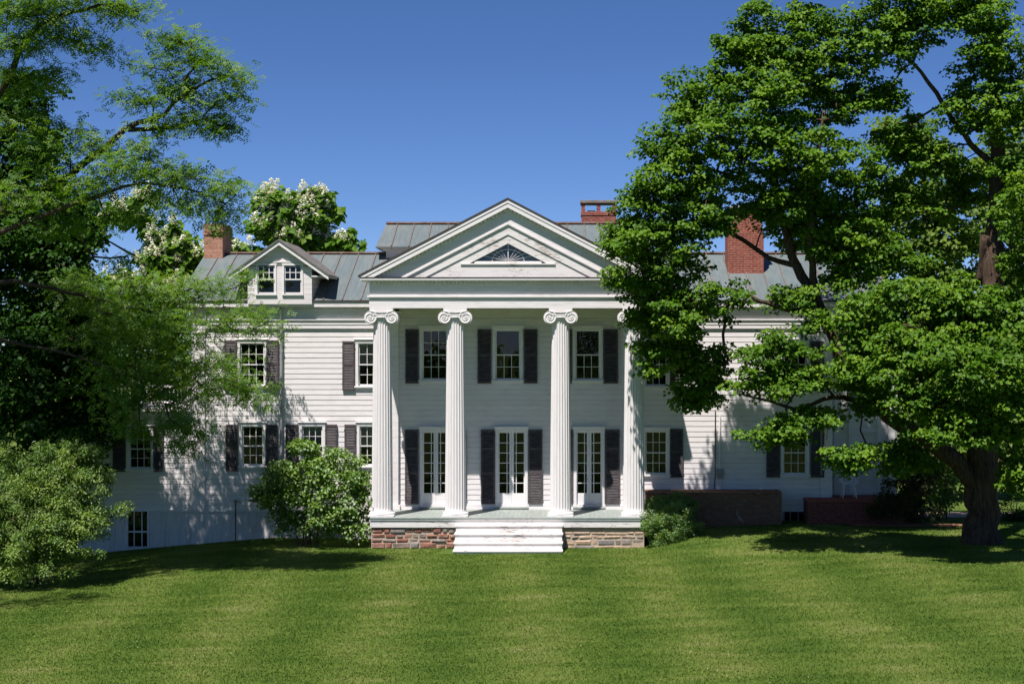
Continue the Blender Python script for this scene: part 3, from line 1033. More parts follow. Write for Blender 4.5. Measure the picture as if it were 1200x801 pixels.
def stones(xa, xb, hs, ls, tn, yo):
    z = -0.2
    while z < 0.56:
        h = rs.uniform(*hs)
        if z + h > 0.50: h = 0.568 - z
        x = xa
        while x < xb - 0.02:
            l = rs.uniform(*ls)
            if x + l > xb - 0.1: l = xb - x
            g = 0.012
            a, e, c, d = x + g * rs.uniform(.3, 1.4), x + l - g * rs.uniform(.3, 1.4), z + g * rs.uniform(.3, 1.2), z + h - g * rs.uniform(.3, 1.2)
            if rs.random() < 0.3: d -= h * rs.uniform(0.05, 0.3)
            yf = -2.335 - rs.uniform(*yo)
            j = lambda: rs.uniform(-0.018, 0.018)
            bvl = 0.030
            o_ = [(a + j(), -2.33, c + j()), (e + j(), -2.33, c + j()), (e + j(), -2.33, d + j()), (a + j(), -2.33, d + j())]
            i_ = [(a + bvl + j(), yf + j() * .6, c + bvl), (e - bvl + j(), yf + j() * .6, c + bvl), (e - bvl + j(), yf + j() * .6, d - bvl), (a + bvl + j(), yf + j() * .6, d - bvl)]
            st.tv = rs.choice(tn) + rs.uniform(-0.06, 0.06)
            st.add(o_ + i_, [(4, 5, 6, 7), (0, 1, 5, 4), (1, 2, 6, 5), (2, 3, 7, 6), (3, 0, 4, 7)])
            x += l
        z += h


stones(-PW + 0.03, -1.5, (0.10, 0.19), (0.13, 0.52), (0.1, 0.25, 0.35, 0.42, 0.5, 0.55, 0.65, 0.3), (0.008, 0.045))
stones(1.5, PW - 0.03, (0.09, 0.22), (0.16, 0.6), (0.8, 0.95, 0.9, 0.72, 0.85, 1.0, 0.62), (0.0, 0.025))
st.build('rubble_base', [M['stone'], M['mortar']], house)

# steps
sp = MB()
sx0, sx1 = PX(532, -3.0), PX(660, -3.0)
for i, z in enumerate((0.667, 0.462, 0.250, 0.062)):
    yf = -2.43 - 0.30 * (i + 1)
    sp.box(sx0 + 0.002 * i, sx1 - 0.002 * i, yf, -2.41, z - 0.04, z)
    sp.box(sx0 + 0.03, sx1 - 0.03, yf + 0.03, -2.41, z - (0.205 if i < 3 else 0.3), z - 0.0405)
steps = sp.build('porch_steps', M['worn'], house, bevel=0.008)


# columns
def make_column():
    H0, H1 = 0.12, PZ(375.5, -1.95) - ZPF
    nf, ss = 22, 7
    rb, rt = 0.305, 0.252
    rings = []
    zs_ = [H0, H0 + 0.03, H0 + 0.07, H0 + 0.10] + list(np.linspace(H0 + 0.14, H1 - 0.12, 16)) + [H1 - 0.09, H1 - 0.06, H1 - 0.03, H1]
    for z in zs_:
        t = (z - H0) / (H1 - H0)
        r = rb + (rt - rb) * (t ** 1.35)
        if z < H0 + 0.05: r += 0.02 * (1 - (z - H0) / 0.05)
        d = 0.024 * min(1, max(0, (z - H0 - 0.05) / 0.06)) * min(1, max(0, (H1 - 0.04 - z) / 0.05))
        ring = []
        for k in range(nf * ss):
            a = 2 * math.pi * k / (nf * ss)
            u = (k % ss) / ss
            q = max(0, math.sin(math.pi * min(1, max(0, (u - 0.1) / 0.8)))) ** 0.6
            rr = r - d * q
            ring.append((rr * math.cos(a), rr * math.sin(a), z))
        rings.append(ring)
    m_ = MB(); m_.rings(rings)
    col = m_.build('column', M['column'], house)
    # base
    bs = MB()
    def disc(prof, n=48):
        bs.rings([[(r * math.cos(2 * math.pi * k / n), r * math.sin(2 * math.pi * k / n), z) for k in range(n)] for r, z in prof])
    disc([(0.365, 0.055), (0.375, 0.075), (0.372, 0.10), (0.345, 0.118), (0.325, 0.122)])
    bs.box(-0.37, 0.37, -0.37, 0.37, 0.0, 0.055)
    bs.build('column_base', M['column'], col, bevel=0.006)
    # capital
    cp = MB()
    def ring2(prof, n=48):
        cp.rings([[(r * math.cos(2 * math.pi * k / n), r * math.sin(2 * math.pi * k / n), z) for k in range(n)] for r, z in prof])
    ring2([(0.255, H1), (0.275, H1 + 0.015), (0.272, H1 + 0.03), (0.262, H1 + 0.036), (0.30, H1 + 0.06), (0.315, H1 + 0.095), (0.30, H1 + 0.12)])
    zv = H1 + 0.085                              # volute eye height
    xv, rv = 0.305, 0.185
    zt = H1 + 0.275
    cp.box(-0.30, 0.30, -0.265, 0.265, H1 + 0.115, zt - 0.012)       # body behind the channel
    n = 40
    for sx in (-1, 1):
        # bolster: a roll running front to back, pinched in the middle
        rg = []
        for yy, rr in ((-0.275, rv), (-0.262, rv), (-0.15, rv * 0.86), (0, rv * 0.74), (0.15, rv * 0.86), (0.262, rv), (0.275, rv)):
            rg.append([(sx * xv + rr * math.cos(2 * math.pi * k / n), yy, zv + rr * math.sin(2 * math.pi * k / n)) for k in range(n)])
        cp.rings(rg)
        for yf in (-0.279, 0.279):
            path, rad = [], []
            for k in range(62):
                t = k / 61
                ang = math.pi / 2 - sx * (t * 2 * math.pi * 2.35) * -1
                ang = math.pi / 2 + sx * (-1) * (-t) * 2 * math.pi * 2.35
                r_ = rv * (0.93 * (1 - t) ** 1.05 + 0.10)
                path.append((sx * xv + r_ * math.cos(ang), yf, zv + r_ * math.sin(ang)))
                rad.append(0.020 * (1 - 0.55 * t))
            cp.tube(path, rad, 6)
            cp.tube([(sx * xv, yf - 0.012, zv), (sx * xv, yf + 0.012, zv)], 0.032, 12)
    # band over the volutes, sagging slightly
    for yf in (-0.28, 0.28):
        for zo, th in ((0.168, 0.018), (0.085, 0.014)):
            path = [(-xv + 2 * xv * k / 12, yf, zv + zo - 0.022 * math.sin(math.pi * k / 12)) for k in range(13)]
            cp.tube(path, th, 6)
    cp.box(-0.365, 0.365, -0.285, 0.285, zt - 0.012, zt + 0.0)
    cp.box(-0.335, 0.335, -0.262, 0.262, zt, 6.829 - ZPF - 0.001)
    c2 = cp.build('capital', M['column'], col, bevel=0.0)
    return col


def copy_tree(o, parent):
    c = o.copy(); COL.objects.link(c); c.parent = parent
    for ch_ in list(o.children): copy_tree(ch_, c)
    return c


col0 = make_column()
for i, px in enumerate((448, 534, 657, 743)):
    c = col0 if i == 0 else copy_tree(col0, house)
    c.location = (PX(px, -1.95), -1.95, ZPF)
# pilasters on the wall behind the end columns
for cx in (-3.606, 3.606):
    an = MB()
    an.box(cx - 0.24, cx + 0.24, -0.13, 0.0, ZPF + 0.14, 6.60)
    an.box(cx - 0.29, cx + 0.29, -0.17, 0.0, ZPF, ZPF + 0.14)
    an.box(cx - 0.28, cx + 0.28, -0.17, 0.0, 6.601, 6.72)
    an.box(cx - 0.31, cx + 0.31, -0.19, 0.0, 6.721, 6.80)
    an.build('wall_pilaster', M['paint'], house, bevel=0.006)
# ceiling and frieze under it
ce = MB()
for k in range(17):
    y0 = -1.70 + k * 0.1
    ce.box(-3.5, 3.5, y0, y0 + 0.094, 6.86, 6.90)
ce.box(-3.9, 3.9, -1.69, 0.0, 6.9005, 6.93)
ce.build('porch_ceiling', M['ceil'], house)
cf = MB(); cf.box(-3.36, 3.36, -0.05, 0.0, 6.56, 6.859); cf.box(-3.36, 3.36, -0.08, 0.0, 6.53, 6.5595); cf.build('frieze', M['paint'], house, bevel=0.004)

# entablature
EX = 3.98
en = MB()
en.box(-EX, EX, -2.20, -1.70, 6.829, 7.115)
for s in (-1, 1):
    a, e = sorted((s * EX, s * (EX - 0.5)))
    en.box(a, e, -1.699, 0.0, 6.829, 7.115)
en.box(-EX - 0.012, EX + 0.012, -2.215, 0.0, 7.1155, 7.135)
en.box(-EX - 0.05, EX + 0.05, -2.25, 0.0, 7.1355, 7.195)
en.box(-EX + 0.01, EX - 0.01, -2.19, 0.3, 7.1955, 7.60)
en.build('entablature', M['paint'], house, bevel=0.005)
dn = MB()
x = -EX + 0.01
while x < EX - 0.03:
    dn.box(x, x + 0.06, -2.27, -2.1905, 7.52, 7.599); x += 0.118
dn.build('dentil_band', M['paint'], house)
co_ = MB()
co_.box(-EX - 0.20, EX + 0.20, -2.35, 0.4, 7.6005, 7.625)
co_.box(-EX - 0.24, EX + 0.24, -2.375, 0.4, 7.6255, 7.685)
co_.build('cornice', M['trim'], house, bevel=0.005)
fl = MB(); fl.box(-EX - 0.25, EX + 0.25, -2.385, -1.8, 7.6855, 7.712); fl.build('cornice_flashing', M['flash'], house)

AP, PS, ZBASE, XE = 9.98, 0.518, 7.7125, 4.215


def chev(mb, o1, o2, y0, y1, xe=XE, zb=ZBASE):
    for sx in (1, -1):
        pts = [(0, AP - o2), (0, AP - o1)]
        z1 = AP - o1 - PS * xe
        if z1 >= zb: pts.append((xe, z1))
        else: pts.append(((AP - o1 - zb) / PS, zb))
        z2 = AP - o2 - PS * xe
        if z2 >= zb: pts.append((xe, z2))
        else:
            if z1 >= zb: pts.append((xe, zb))
            pts.append(((AP - o2 - zb) / PS, zb))
        pts = [(sx * x, z) for x, z in pts]
        if sx > 0: pts = pts[::-1]
        mb.prism(pts, y0, y1)


pr = MB(); chev(pr, 0, 0.05, -2.385, 5.3, xe=XE + 0.06, zb=7.0); pr.build('portico_roof', M['flash'], house)
pd = MB()
chev(pd, 0.056, 0.15, -2.37, -2.2)
chev(pd, 0.1505, 0.165, -2.335, -2.2)
chev(pd, 0.1655, 0.285, -2.355, -2.2)
pd.build('raking_cornice', M['trim'], house, bevel=0.004)
pd = MB()
d_ = 0.0
Lr = math.hypot(1, PS)
x = 0.06
while x < 3.86:
    for sx in (-1, 1):
        z = AP - 0.286 - PS * x
        a, e = sx * x, sx * (x + 0.055)
        pts = [(a, z - 0.075), (e, z - PS * 0.055 - 0.075), (e, z - PS * 0.055), (a, z)]
        if sx < 0: pts = pts[::-1]
        if pts[0][1] > ZBASE: pd.prism(pts, -2.27, -2.2005)
    x += 0.112
pd.build('dentil_band', M['paint'], house)
pm = MB()
chev(pm, 0.2855, 0.755, -2.20, -1.9)
chev(pm, 0.70, 0.7552, -2.222, -2.2002)
pm.mi = 1
chev(pm, 0.7556, 1.035, -2.178, -1.9)
zw0 = PZ(306, -2.1)
chev(pm, 1.0356, 1.29, -2.150, -1.9, zb=zw0 - 0.07)
hw0, hw1 = (AP - 1.0356 - ZBASE) / PS, (AP - 1.0356 - (zw0 - 0.07)) / PS
pm.prism([(-hw0, ZBASE), (hw0, ZBASE), (hw1, zw0 - 0.0702), (-hw1, zw0 - 0.0702)], -2.150, -1.9)
pm.build('pediment', [M['paint'], M['worn']], house)
# fan window in the pediment
hw = (AP - 1.29 - zw0) / PS
fw = MB()
fw.box(-1.36, 1.36, -2.185, -2.1505, zw0 - 0.10, zw0 - 0.065)
fw.box(-hw + 0.02, hw - 0.02, -2.13, -1.9, zw0 - 0.068, zw0)
fan = fw.build('fan_window', M['worn'], house)
g = MB(); g.quad((-hw - .05, -2.03, zw0), (hw + .05, -2.03, zw0), (0, -2.03, zw0 + PS * hw + .03)); g.build('pane', M['glass'], fan)
g = MB(); g.quad((-hw - .05, -1.94, zw0 - .02), (hw + .05, -1.94, zw0 - .02), (0, -1.94, zw0 + PS * hw + .03)); g.build('inner_room', M['fan_sky'], fan)  # backing sheet whose colour imitates the sky reflection in the pane
mu = MB()
zc_ = zw0 + 0.005
mu.obox((0, -2.05, zc_), (0, -2.05, zw0 + PS * hw - 0.01), 0.022, 0.02, up=(0, 1, 0))
def edge_t(a):
    return (PS * hw) / (math.sin(a) + PS * math.cos(a))
for a in (12, 25, 40, 58):
    t = edge_t(R(a))
    for sx in (-1, 1):
        mu.obox((sx * 0.05 * math.cos(R(a)), -2.048, zc_ + 0.05 * math.sin(R(a))), (sx * t * math.cos(R(a)) * 0.97, -2.048, zc_ + t * math.sin(R(a)) * 0.97), 0.009, 0.014, up=(0, 1, 0))
ra = 0.46
arc = [(ra * math.cos(math.pi * k / 24), -2.05, zc_ + 0.72 * ra * math.sin(math.pi * k / 24)) for k in range(25)]
mu.tube(arc, 0.007, 6)
mu.build('fan_muntin', M['trim'], fan)

# ------------------------------------------------------------------ recessed side porch at the right end
sp_ = MB()
Yr = 0.75
xr1 = 11.75
sp_.box(XR - 0.05, xr1, Yr, Yr + 0.1, 0.6, 6.95)
for (l, r) in ((977, 981), (994, 1010), (1027.5, 1031), (1040, 1052)):
    sp_.box(PX(l, Yr), min(PX(r, Yr), xr1), Yr - 0.10, Yr - 0.001, 1.24, 6.2)
sp_.box(PX(1010, Yr), PX(1027.5, Yr), Yr - 0.08, Yr - 0.001, PZ(507, Yr), PZ(503, Yr))
sp_.box(XR, xr1, Yr - 0.06, Yr - 0.001, 1.24, 1.42)
sp_.box(xr1 - 0.1, xr1, Yr + 0.1, 7.0, 0.3, 6.95)
sp_.build('side_porch_wall', M['paint'], house, bevel=0.006)

# electric meter, conduits, downpipe
mt = MB()
xm, zm = PX(843.5, 0), PZ(553.5, 0)
mt.box(xm - 0.10, xm + 0.10, -0.12, -0.01, zm - 0.17, zm + 0.12)
mt.tube([(xm, -0.115, zm + 0.02), (xm, -0.17, zm + 0.02)], 0.078, 18)
mt.tube([(xm, -0.169, zm + 0.02), (xm, -0.185, zm + 0.02)], 0.06, 18)
meter = mt.build('electric_meter', M['metal'], house, bevel=0.006)
cd = MB(); cd.tube([(xm, -0.05, zm + 0.12), (xm, -0.05, PZ(487, 0))], 0.022, 8); cd.tube([(xm + 0.03, -0.05, zm - 0.17), (xm + 0.03, -0.05, PZ(577, 0))], 0.02, 8)
cd.build('conduit', M['trim'], meter)
cd = MB(); cd.tube([(xm - 0.14, -0.04, PZ(480, 0)), (xm - 0.14, -0.04, PZ(557, 0)), (xm - 0.18, -0.04, PZ(576, 0))], 0.014, 6)
cd.build('cable', M['flash'], meter)
dp = MB(); xd = PX(330, -0.05)
dp.tube([(xd, -0.19, 6.93), (xd, -0.18, 6.80), (xd, -0.10, 6.55), (xd, -0.085, 6.40), (xd, -0.085, 0.95), (xd, -0.14, 0.85)], 0.04, 10)
for z in (5.6, 3.9, 2.2): dp.box(xd - 0.055, xd + 0.055, -0.115, -0.02, z, z + 0.03)
dp.build('downpipe', M['metal'], house)

# ------------------------------------------------------------------ brickwork and small things in front of the house
x0, x1 = 4.02, PX(916, -1.0)
o = empty('brick_wall', ((x0 + x1) / 2, -0.55, 0.45))
tag(o, 'low brown brick wall with pale stains against the house right of the portico', 'brick wall')
b = MB(); b.box(x0, x1, -1.0, -0.06, 0.0, 1.40); b.build('brickwork', M['brick_brown'], o, bevel=0.01)
b = MB()
nb = int((x1 - x0) / 0.082)
for k in range(nb):
    xa = x0 - 0.02 + k * (x1 - x0 + 0.03) / nb
    b.box(xa, xa + 0.073, -1.03, -0.08, 1.401, 1.455 + random.uniform(-.004, .004))
b.build('coping', M['brick_brown'], o)

x0, x1 = PX(946.5, -0.9), 12.05
ZT = PZ(585.5, -0.9)
o = empty('brick_terrace', ((x0 + x1) / 2, -0.1, 0.5))
tag(o, 'raised dark red brick terrace at the right end of the house', 'terrace')
b = MB(); b.box(x0, x1, -0.9, -0.057, 0.0, ZT - 0.05); b.box(XR + 0.02, x1, -0.056, Yr - 0.12, 0.0, ZT - 0.05); b.build('brickwork', M['brick_dark'], o, bevel=0.01)
b = MB(); b.box(x0 - 0.02, x1 + 0.02, -0.93, -0.06, ZT - 0.05, ZT); b.box(XR + 0.02, x1 + 0.02, -0.059, Yr - 0.11, ZT - 0.0505, ZT - 0.001)
b.build('brick_paving', M['brick_red'], o, bevel=0.006)

# iron chair on the terrace
cx, cy = PX(994.5, -0.15), -0.15
o = empty('garden_chair', (cx, cy, ZT))
tag(o, 'white wrought iron chair with looped back on the brick terrace', 'chair')
zs0 = ZT + 0.43
b = MB()
b.tube([(cx + 0.22 * math.cos(2 * math.pi * k / 20), cy + 0.21 * math.sin(2 * math.pi * k / 20), zs0) for k in range(21)], 0.016, 6)
for k in range(-3, 4):
    hx = math.sqrt(max(0, 0.22 ** 2 - (k * 0.06) ** 2))
    b.tube([(cx - hx, cy + k * 0.058, zs0), (cx + hx, cy + k * 0.058, zs0)], 0.006, 5)
b.build('seat', M['iron'], o)
for sx in (-1, 1):
    for sy in (-1, 1):
        b = MB(); b.tube([(cx + sx * 0.15, cy + sy * 0.15, zs0), (cx + sx * 0.17, cy + sy * 0.17, ZT + 0.22), (cx + sx * 0.21, cy + sy * 0.21, ZT + 0.006)], 0.016, 6); b.build('leg', M['iron'], o)
b = MB()
for rx, hz in ((0.235, 0.44), (0.15, 0.36), (0.07, 0.28)):
    b.tube([(cx + rx * math.cos(math.pi * k / 16), cy + 0.20 - 0.02 * math.sin(math.pi * k / 16) - .12 * (abs(math.cos(math.pi * k / 16)) > .99), zs0 + hz * math.sin(math.pi * k / 16) ** 0.7) for k in range(17)], 0.016, 6)
b.build('backrest', M['iron'], o)
for sx in (-1, 1):
    b = MB(); b.tube([(cx + sx * 0.23, cy + 0.18, zs0 + 0.2), (cx + sx * 0.27, cy + 0.0, zs0 + 0.22), (cx + sx * 0.26, cy - 0.16, zs0 + 0.2), (cx + sx * 0.21, cy - 0.17, zs0)], 0.016, 6); b.build('armrest', M['iron'], o)

# yard hydrant by the foundation
hx, hy = PX(276, -0.3), -0.3
hz = tz(hx, hy)
o = empty('water_tap', (hx, hy, hz))
tag(o, 'thin dark standpipe tap by the grey foundation left of the lilac', 'tap')
b = MB(); b.tube([(hx, hy, hz - 0.1), (hx, hy, PZ(588, hy))], 0.018, 8); b.build('pipe', M['flash'], o)
b = MB(); zh = PZ(587, hy)
b.tube([(hx - 0.045, hy, zh), (hx + 0.05, hy, zh)], 0.045, 12); b.tube([(hx + 0.03, hy, zh), (hx + 0.15, hy - 0.02, zh - 0.015), (hx + 0.16, hy - 0.02, zh - 0.06)], 0.016, 8)
b.tube([(hx, hy, zh + 0.03), (hx, hy, zh + 0.075)], 0.02, 8)
b.build('tap_head', M['metal'], o)


# ------------------------------------------------------------------ trees and shrubs
def catmull(pts, step=0.3):
    P = [np.array(p, float) for p in pts]
    P = [2 * P[0] - P[1]] + P + [2 * P[-1] - P[-2]]
    out = []
    for i in range(1, len(P) - 2):
        p0, p1, p2, p3 = P[i - 1:i + 3]
        n = max(2, int(np.linalg.norm(p2 - p1) / step))
        for k in range(n):
            t = k / n
            out.append(0.5 * ((2 * p1) + (-p0 + p2) * t + (2 * p0 - 5 * p1 + 4 * p2 - p3) * t * t + (-p0 + 3 * p1 - 3 * p2 + p3) * t ** 3))
    out.append(P[-2])
    return np.array(out)


def leaf_mesh(C, D, N, L, W, fold=0.25):
    D = D / (np.linalg.norm(D, axis=1, keepdims=True) + 1e-9)
    S = np.cross(D, N); S /= (np.linalg.norm(S, axis=1, keepdims=True) + 1e-9)
    U = np.cross(S, D)
    L = L[:, None]; W = W[:, None]
    b0 = C - D * L * 0.5
    tip = C + D * L * 0.5
    mid = C - D * L * 0.06
    l_ = mid + S * W * 0.5 + U * W * fold
    r_ = mid - S * W * 0.5 + U * W * fold
    V = np.stack([b0, r_, tip, l_], 1).reshape(-1, 3)
    n = len(C)
    i = np.arange(n)[:, None] * 4
    F = np.concatenate([i + np.array([[0, 1, 2]]), i + np.array([[0, 2, 3]])], 1).reshape(-1, 3)
    return V, F


def unit(v): return v / (np.linalg.norm(v, axis=-1, keepdims=True) + 1e-9)


def grow(name, label, cat, base, limbs, lobes, leaf, bark, foliage='maple', per_tip=34, spread=0.42, llen=0.16, group=None,
         seed=1, twig=0.006, up=0.75, extra=None, flat=0.6, droop=0.7, shell=0.55, pathw=0.12, dense=1.0):
    """limbs: [(points, r0, r1)] traced in world space; lobes: (x,y,z,rx,ry,rz,tips)"""
    g = np.random.default_rng(seed)
    root = empty(name, base)
    tag(root, label, cat, group)
    P, par, RAD, PL = [], [], [], []
    tm = MB()
    for li, (pts, r0, r1) in enumerate(limbs):
        c = catmull(pts, 0.3)
        n = len(c)
        c = c + g.normal(0, 1, c.shape) * 0.03 * np.minimum(1, np.arange(n) / 3)[:, None] * min(1, r0 * 5)
        rr = r0 + (r1 - r0) * (np.arange(n) / (n - 1)) ** 0.8
        if li == 0:                                       # root flare
            hgt = c[:, 2] - c[0, 2]
            rr = rr * (1 + 0.42 * np.exp(-hgt / 0.25))
        tm.tube([tuple(p) for p in c], [float(q) * (1 + 0.05 * math.sin(i * 1.7)) for i, q in enumerate(rr)], 12 if r0 > 0.1 else 6)
        base_i = len(P)
        if P:
            A = np.array(P); j = int(np.argmin(((A - c[0]) ** 2).sum(1)))
        else: j = -1
        for i in range(n):
            P.append(c[i]); par.append(j if i == 0 else base_i + i - 1); RAD.append(rr[i])
            PL.append((PL[par[-1]] if par[-1] >= 0 else 0) + (0.3 if i else 0.0))
    nl = len(P)
    tips = []
    for (x, y, z, rx, ry, rz, nt) in lobes:
        nt = int(nt * dense)
        d = unit(g.normal(0, 1, (nt, 3)))
        rad = shell + (1 - shell) * g.random(nt) ** 0.7
        rad *= np.where(g.random(nt) < 0.22, g.random(nt), 1.0)
        bump = 1 + 0.22 * np.sin(d[:, 0] * 4.1 + x) * np.sin(d[:, 2] * 3.7 + z) + 0.12 * g.normal(0, 1, nt)
        tips.append(np.array([x, y, z]) + d * (rad * bump)[:, None] * np.array([rx, ry, rz]))
    T = np.concatenate(tips)
    A = np.array(P)
    d0 = np.array([((A - t) ** 2).sum(1).min() for t in T])
    T = T[np.argsort(d0)]
    cap = nl + len(T) * 14
    Q = np.empty((cap, 3)); Q[:nl] = A
    QL = np.empty(cap); QL[:nl] = PL
    qp = np.full(cap, -1); qp[:nl] = par
    n = nl
    tipi, tdir = [], []
    for t in T:
        d = np.sqrt(((Q[:n] - t) ** 2).sum(1))
        j = int(np.argmin(d + pathw * QL[:n]))
        L = d[j]
        k = int(min(13, max(1, round(L / 0.4))))
        a = Q[j].copy()
        prev = j
        bow = g.normal(0, 0.10, 3) * L + np.array([0, 0, 0.10 * L])
        for i in range(1, k + 1):
            s = i / k
            Q[n] = a + (t - a) * s + bow * 4 * s * (1 - s) * 0.5 + (g.normal(0, 0.02, 3) if i < k else 0)
            qp[n] = prev; QL[n] = QL[prev] + L / k
            prev = n; n += 1
        tipi.append(prev); tdir.append(unit(t - a))
    Q, qp = Q[:n], qp[:n]
    w = np.zeros(n)
    w[tipi] += 1
    for i in range(n - 1, nl - 1, -1): w[qp[i]] += w[i]
    r = twig * np.maximum(w, 1) ** 0.46
    r[:nl] = RAD
    e = np.arange(nl, n)
    pa, pb = Q[qp[e]], Q[e]
    ra, rb = np.minimum(np.where(qp[e] < nl, r[e] * 1.15, r[qp[e]]), r[e] * 1.6), r[e]
    dv = unit(pb - pa)
    ref = np.where(np.abs(dv[:, 2:3]) > 0.9, np.array([[1.0, 0, 0]]), np.array([[0, 0, 1.0]]))
    s1 = unit(np.cross(dv, ref)); s2 = np.cross(dv, s1)
    K = 5
    an = 2 * np.pi * np.arange(K) / K
    off = s1[:, None, :] * np.cos(an)[None, :, None] + s2[:, None, :] * np.sin(an)[None, :, None]
    pa2 = pa - dv * (ra * 0.4)[:, None]; pb2 = pb + dv * (rb * 0.4)[:, None]
    V = np.concatenate([pa2[:, None] + off * ra[:, None, None], pb2[:, None] + off * rb[:, None, None]], 1).reshape(-1, 3)
    i0 = (np.arange(len(e)) * 2 * K)[:, None, None]
    k_ = np.arange(K)
    F = np.stack([k_, (k_ + 1) % K, (k_ + 1) % K + K, k_ + K], -1)[None] + i0
    tr_ = tm.build('trunk', bark, root, smooth=True)
    bo = link('branches', np_mesh('branches', V, F.reshape(-1, 4), [bark], smooth=True), root)
    # foliage
    tp, td = Q[tipi], np.array(tdir)
    m_ = len(tp)
    tt = g.random(m_)                                        # tone of each spray
    if foliage == 'pinnate':
        nlf = per_tip
        c = np.repeat(tp, nlf, 0) + g.normal(0, 1, (m_ * nlf, 3)) * spread * np.array([1, 1, flat])
        a = g.random(len(c)) * 2 * np.pi
        dr_ = np.stack([np.cos(a), np.sin(a), -0.25 - 0.5 * g.random(len(c))], -1) + 0.4 * np.repeat(td, nlf, 0)
        dr_ = unit(dr_)
        nr = unit(np.stack([g.normal(-.25, .5, len(c)), g.normal(-.55, .5, len(c)), np.ones(len(c))], -1))
        sd = unit(np.cross(dr_, nr)); nr = np.cross(sd, dr_)
        LL = llen * (0.7 + 0.6 * g.random(len(c)))
        C_, D_, N_, T_ = [], [], [], []
        npair = 5
        for q in range(npair):
            s = (q + 0.6) / npair - 0.5
            for sg in (-1, 1):
                ax = unit(sd * sg + dr_ * 0.35)
                wl_ = LL * 0.27
                C_.append(c + dr_ * (s * LL)[:, None] + ax * (wl_ * 0.5)[:, None]); D_.append(ax); N_.append(nr)
                T_.append(np.repeat(tt, nlf) * 0.7 + 0.3 * g.random(len(c)))
        C_, D_, N_, T_ = np.concatenate(C_), np.concatenate(D_), np.concatenate(N_), np.concatenate(T_)
        Ln = np.tile(LL * 0.27, npair * 2) * (0.8 + 0.4 * g.random(len(C_)))
        Wn = Ln * 0.55
        C_ += g.normal(0, 0.008, C_.shape)
    else:
        nlf = per_tip
        o_ = unit(g.normal(0, 1, (m_ * nlf, 3))) * (g.random(m_ * nlf) ** 0.45)[:, None]
        o_ = o_ * np.array([1, 1, flat])
        o_[:, 2] = np.abs(o_[:, 2]) * np.where(g.random(len(o_)) < 0.72, 1, -0.9)
        c = np.repeat(tp, nlf, 0) + o_ * spread * (0.7 + 0.6 * np.repeat(g.random(m_), nlf))[:, None]
        a = g.random(len(c)) * 2 * np.pi
        hor = unit(o_ * np.array([1, 1, 0.3]) + 0.35 * np.stack([np.cos(a), np.sin(a), 0 * a], -1))
        D_ = unit(hor + np.stack([g.normal(0, .3, len(c)), g.normal(0, .3, len(c)), -droop + g.normal(0, .35, len(c))], -1))
        N_ = unit(np.stack([g.normal(-.16, .4, len(c)), g.normal(-.36, .4, len(c)), np.full(len(c), up)], -1) + 0.45 * o_)
        C_ = c
        Ln = llen * (0.65 + 0.7 * g.random(len(c)))
        Wn = Ln * {'maple': 1.0, 'broad': 0.85, 'oval': 0.55, 'needle': 0.28}[foliage]
        T_ = np.repeat(tt, nlf) * 0.6 + 0.4 * g.random(len(c))
    V, F = leaf_mesh(C_, D_, N_, Ln, Wn)
    cr = link('crown', np_mesh('crown', V, F, [leaf], tint=np.repeat(T_, 4)), root)
    if extra: extra(root, tp, td, g)
    return root


def L(px, py, Y, rx, ry, tips, rY=None):
    """a mass of foliage: centre and half-size measured on the photograph at depth Y"""
    k = (Y - CAMY) / FPX
    return (PX(px, Y), Y, PZ(py, Y), rx * k, (rx * k * 0.8 if rY is None else rY), ry * k, tips)


def W3(*p): return [(PX(a, Y), Y, PZ(b_, Y)) for a, b_, Y in p]


M['leaf_maple'] = m_leaf('maple_leaf', (0.026, 0.074, 0.005), (0.075, 0.165, 0.009), (0.160, 0.260, 0.018), trans=0.30)
M['leaf_locust'] = m_leaf('locust_leaf', (0.054, 0.120, 0.010), (0.110, 0.215, 0.016), (0.190, 0.285, 0.028), trans=0.46, gloss=0.02)
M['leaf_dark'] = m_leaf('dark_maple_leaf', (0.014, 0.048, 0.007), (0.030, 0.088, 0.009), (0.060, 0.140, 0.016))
M['leaf_pale'] = m_leaf('pale_shrub_leaf', (0.054, 0.118, 0.012), (0.118, 0.205, 0.022), (0.240, 0.318, 0.055), gloss=0.025)
M['leaf_lilac'] = m_leaf('lilac_leaf', (0.050, 0.115, 0.010), (0.115, 0.215, 0.017), (0.200, 0.300, 0.032), gloss=0.04)
M['leaf_yew'] = m_leaf('yew_needle', (0.045, 0.115, 0.010), (0.11, 0.21, 0.020), (0.21, 0.30, 0.034), gloss=0.05)
M['leaf_catalpa'] = m_leaf('catalpa_leaf', (0.052, 0.125, 0.012), (0.105, 0.205, 0.022), (0.175, 0.270, 0.038))
M['leaf_back'] = m_leaf('background_leaf', (0.055, 0.110, 0.014), (0.100, 0.175, 0.022), (0.175, 0.235, 0.045))
M['leaf_bronze'] = m_leaf('bronze_shrub_leaf', (0.030, 0.045, 0.014), (0.060, 0.080, 0.022), (0.12, 0.085, 0.05))
M['flower'] = m_leaf('catalpa_flower', (0.70, 0.66, 0.56), (0.78, 0.75, 0.66), (0.85, 0.83, 0.77), trans=0.2, gloss=0.02)
M['bark'] = m_bark('maple_bark', (0.058, 0.040, 0.028), (0.125, 0.088, 0.060))
M['bark_dark'] = m_bark('dark_bark', (0.05, 0.04, 0.033), (0.105, 0.085, 0.068))
M['bark_tan'] = m_bark('tan_bark', (0.13, 0.095, 0.06), (0.22, 0.165, 0.11))

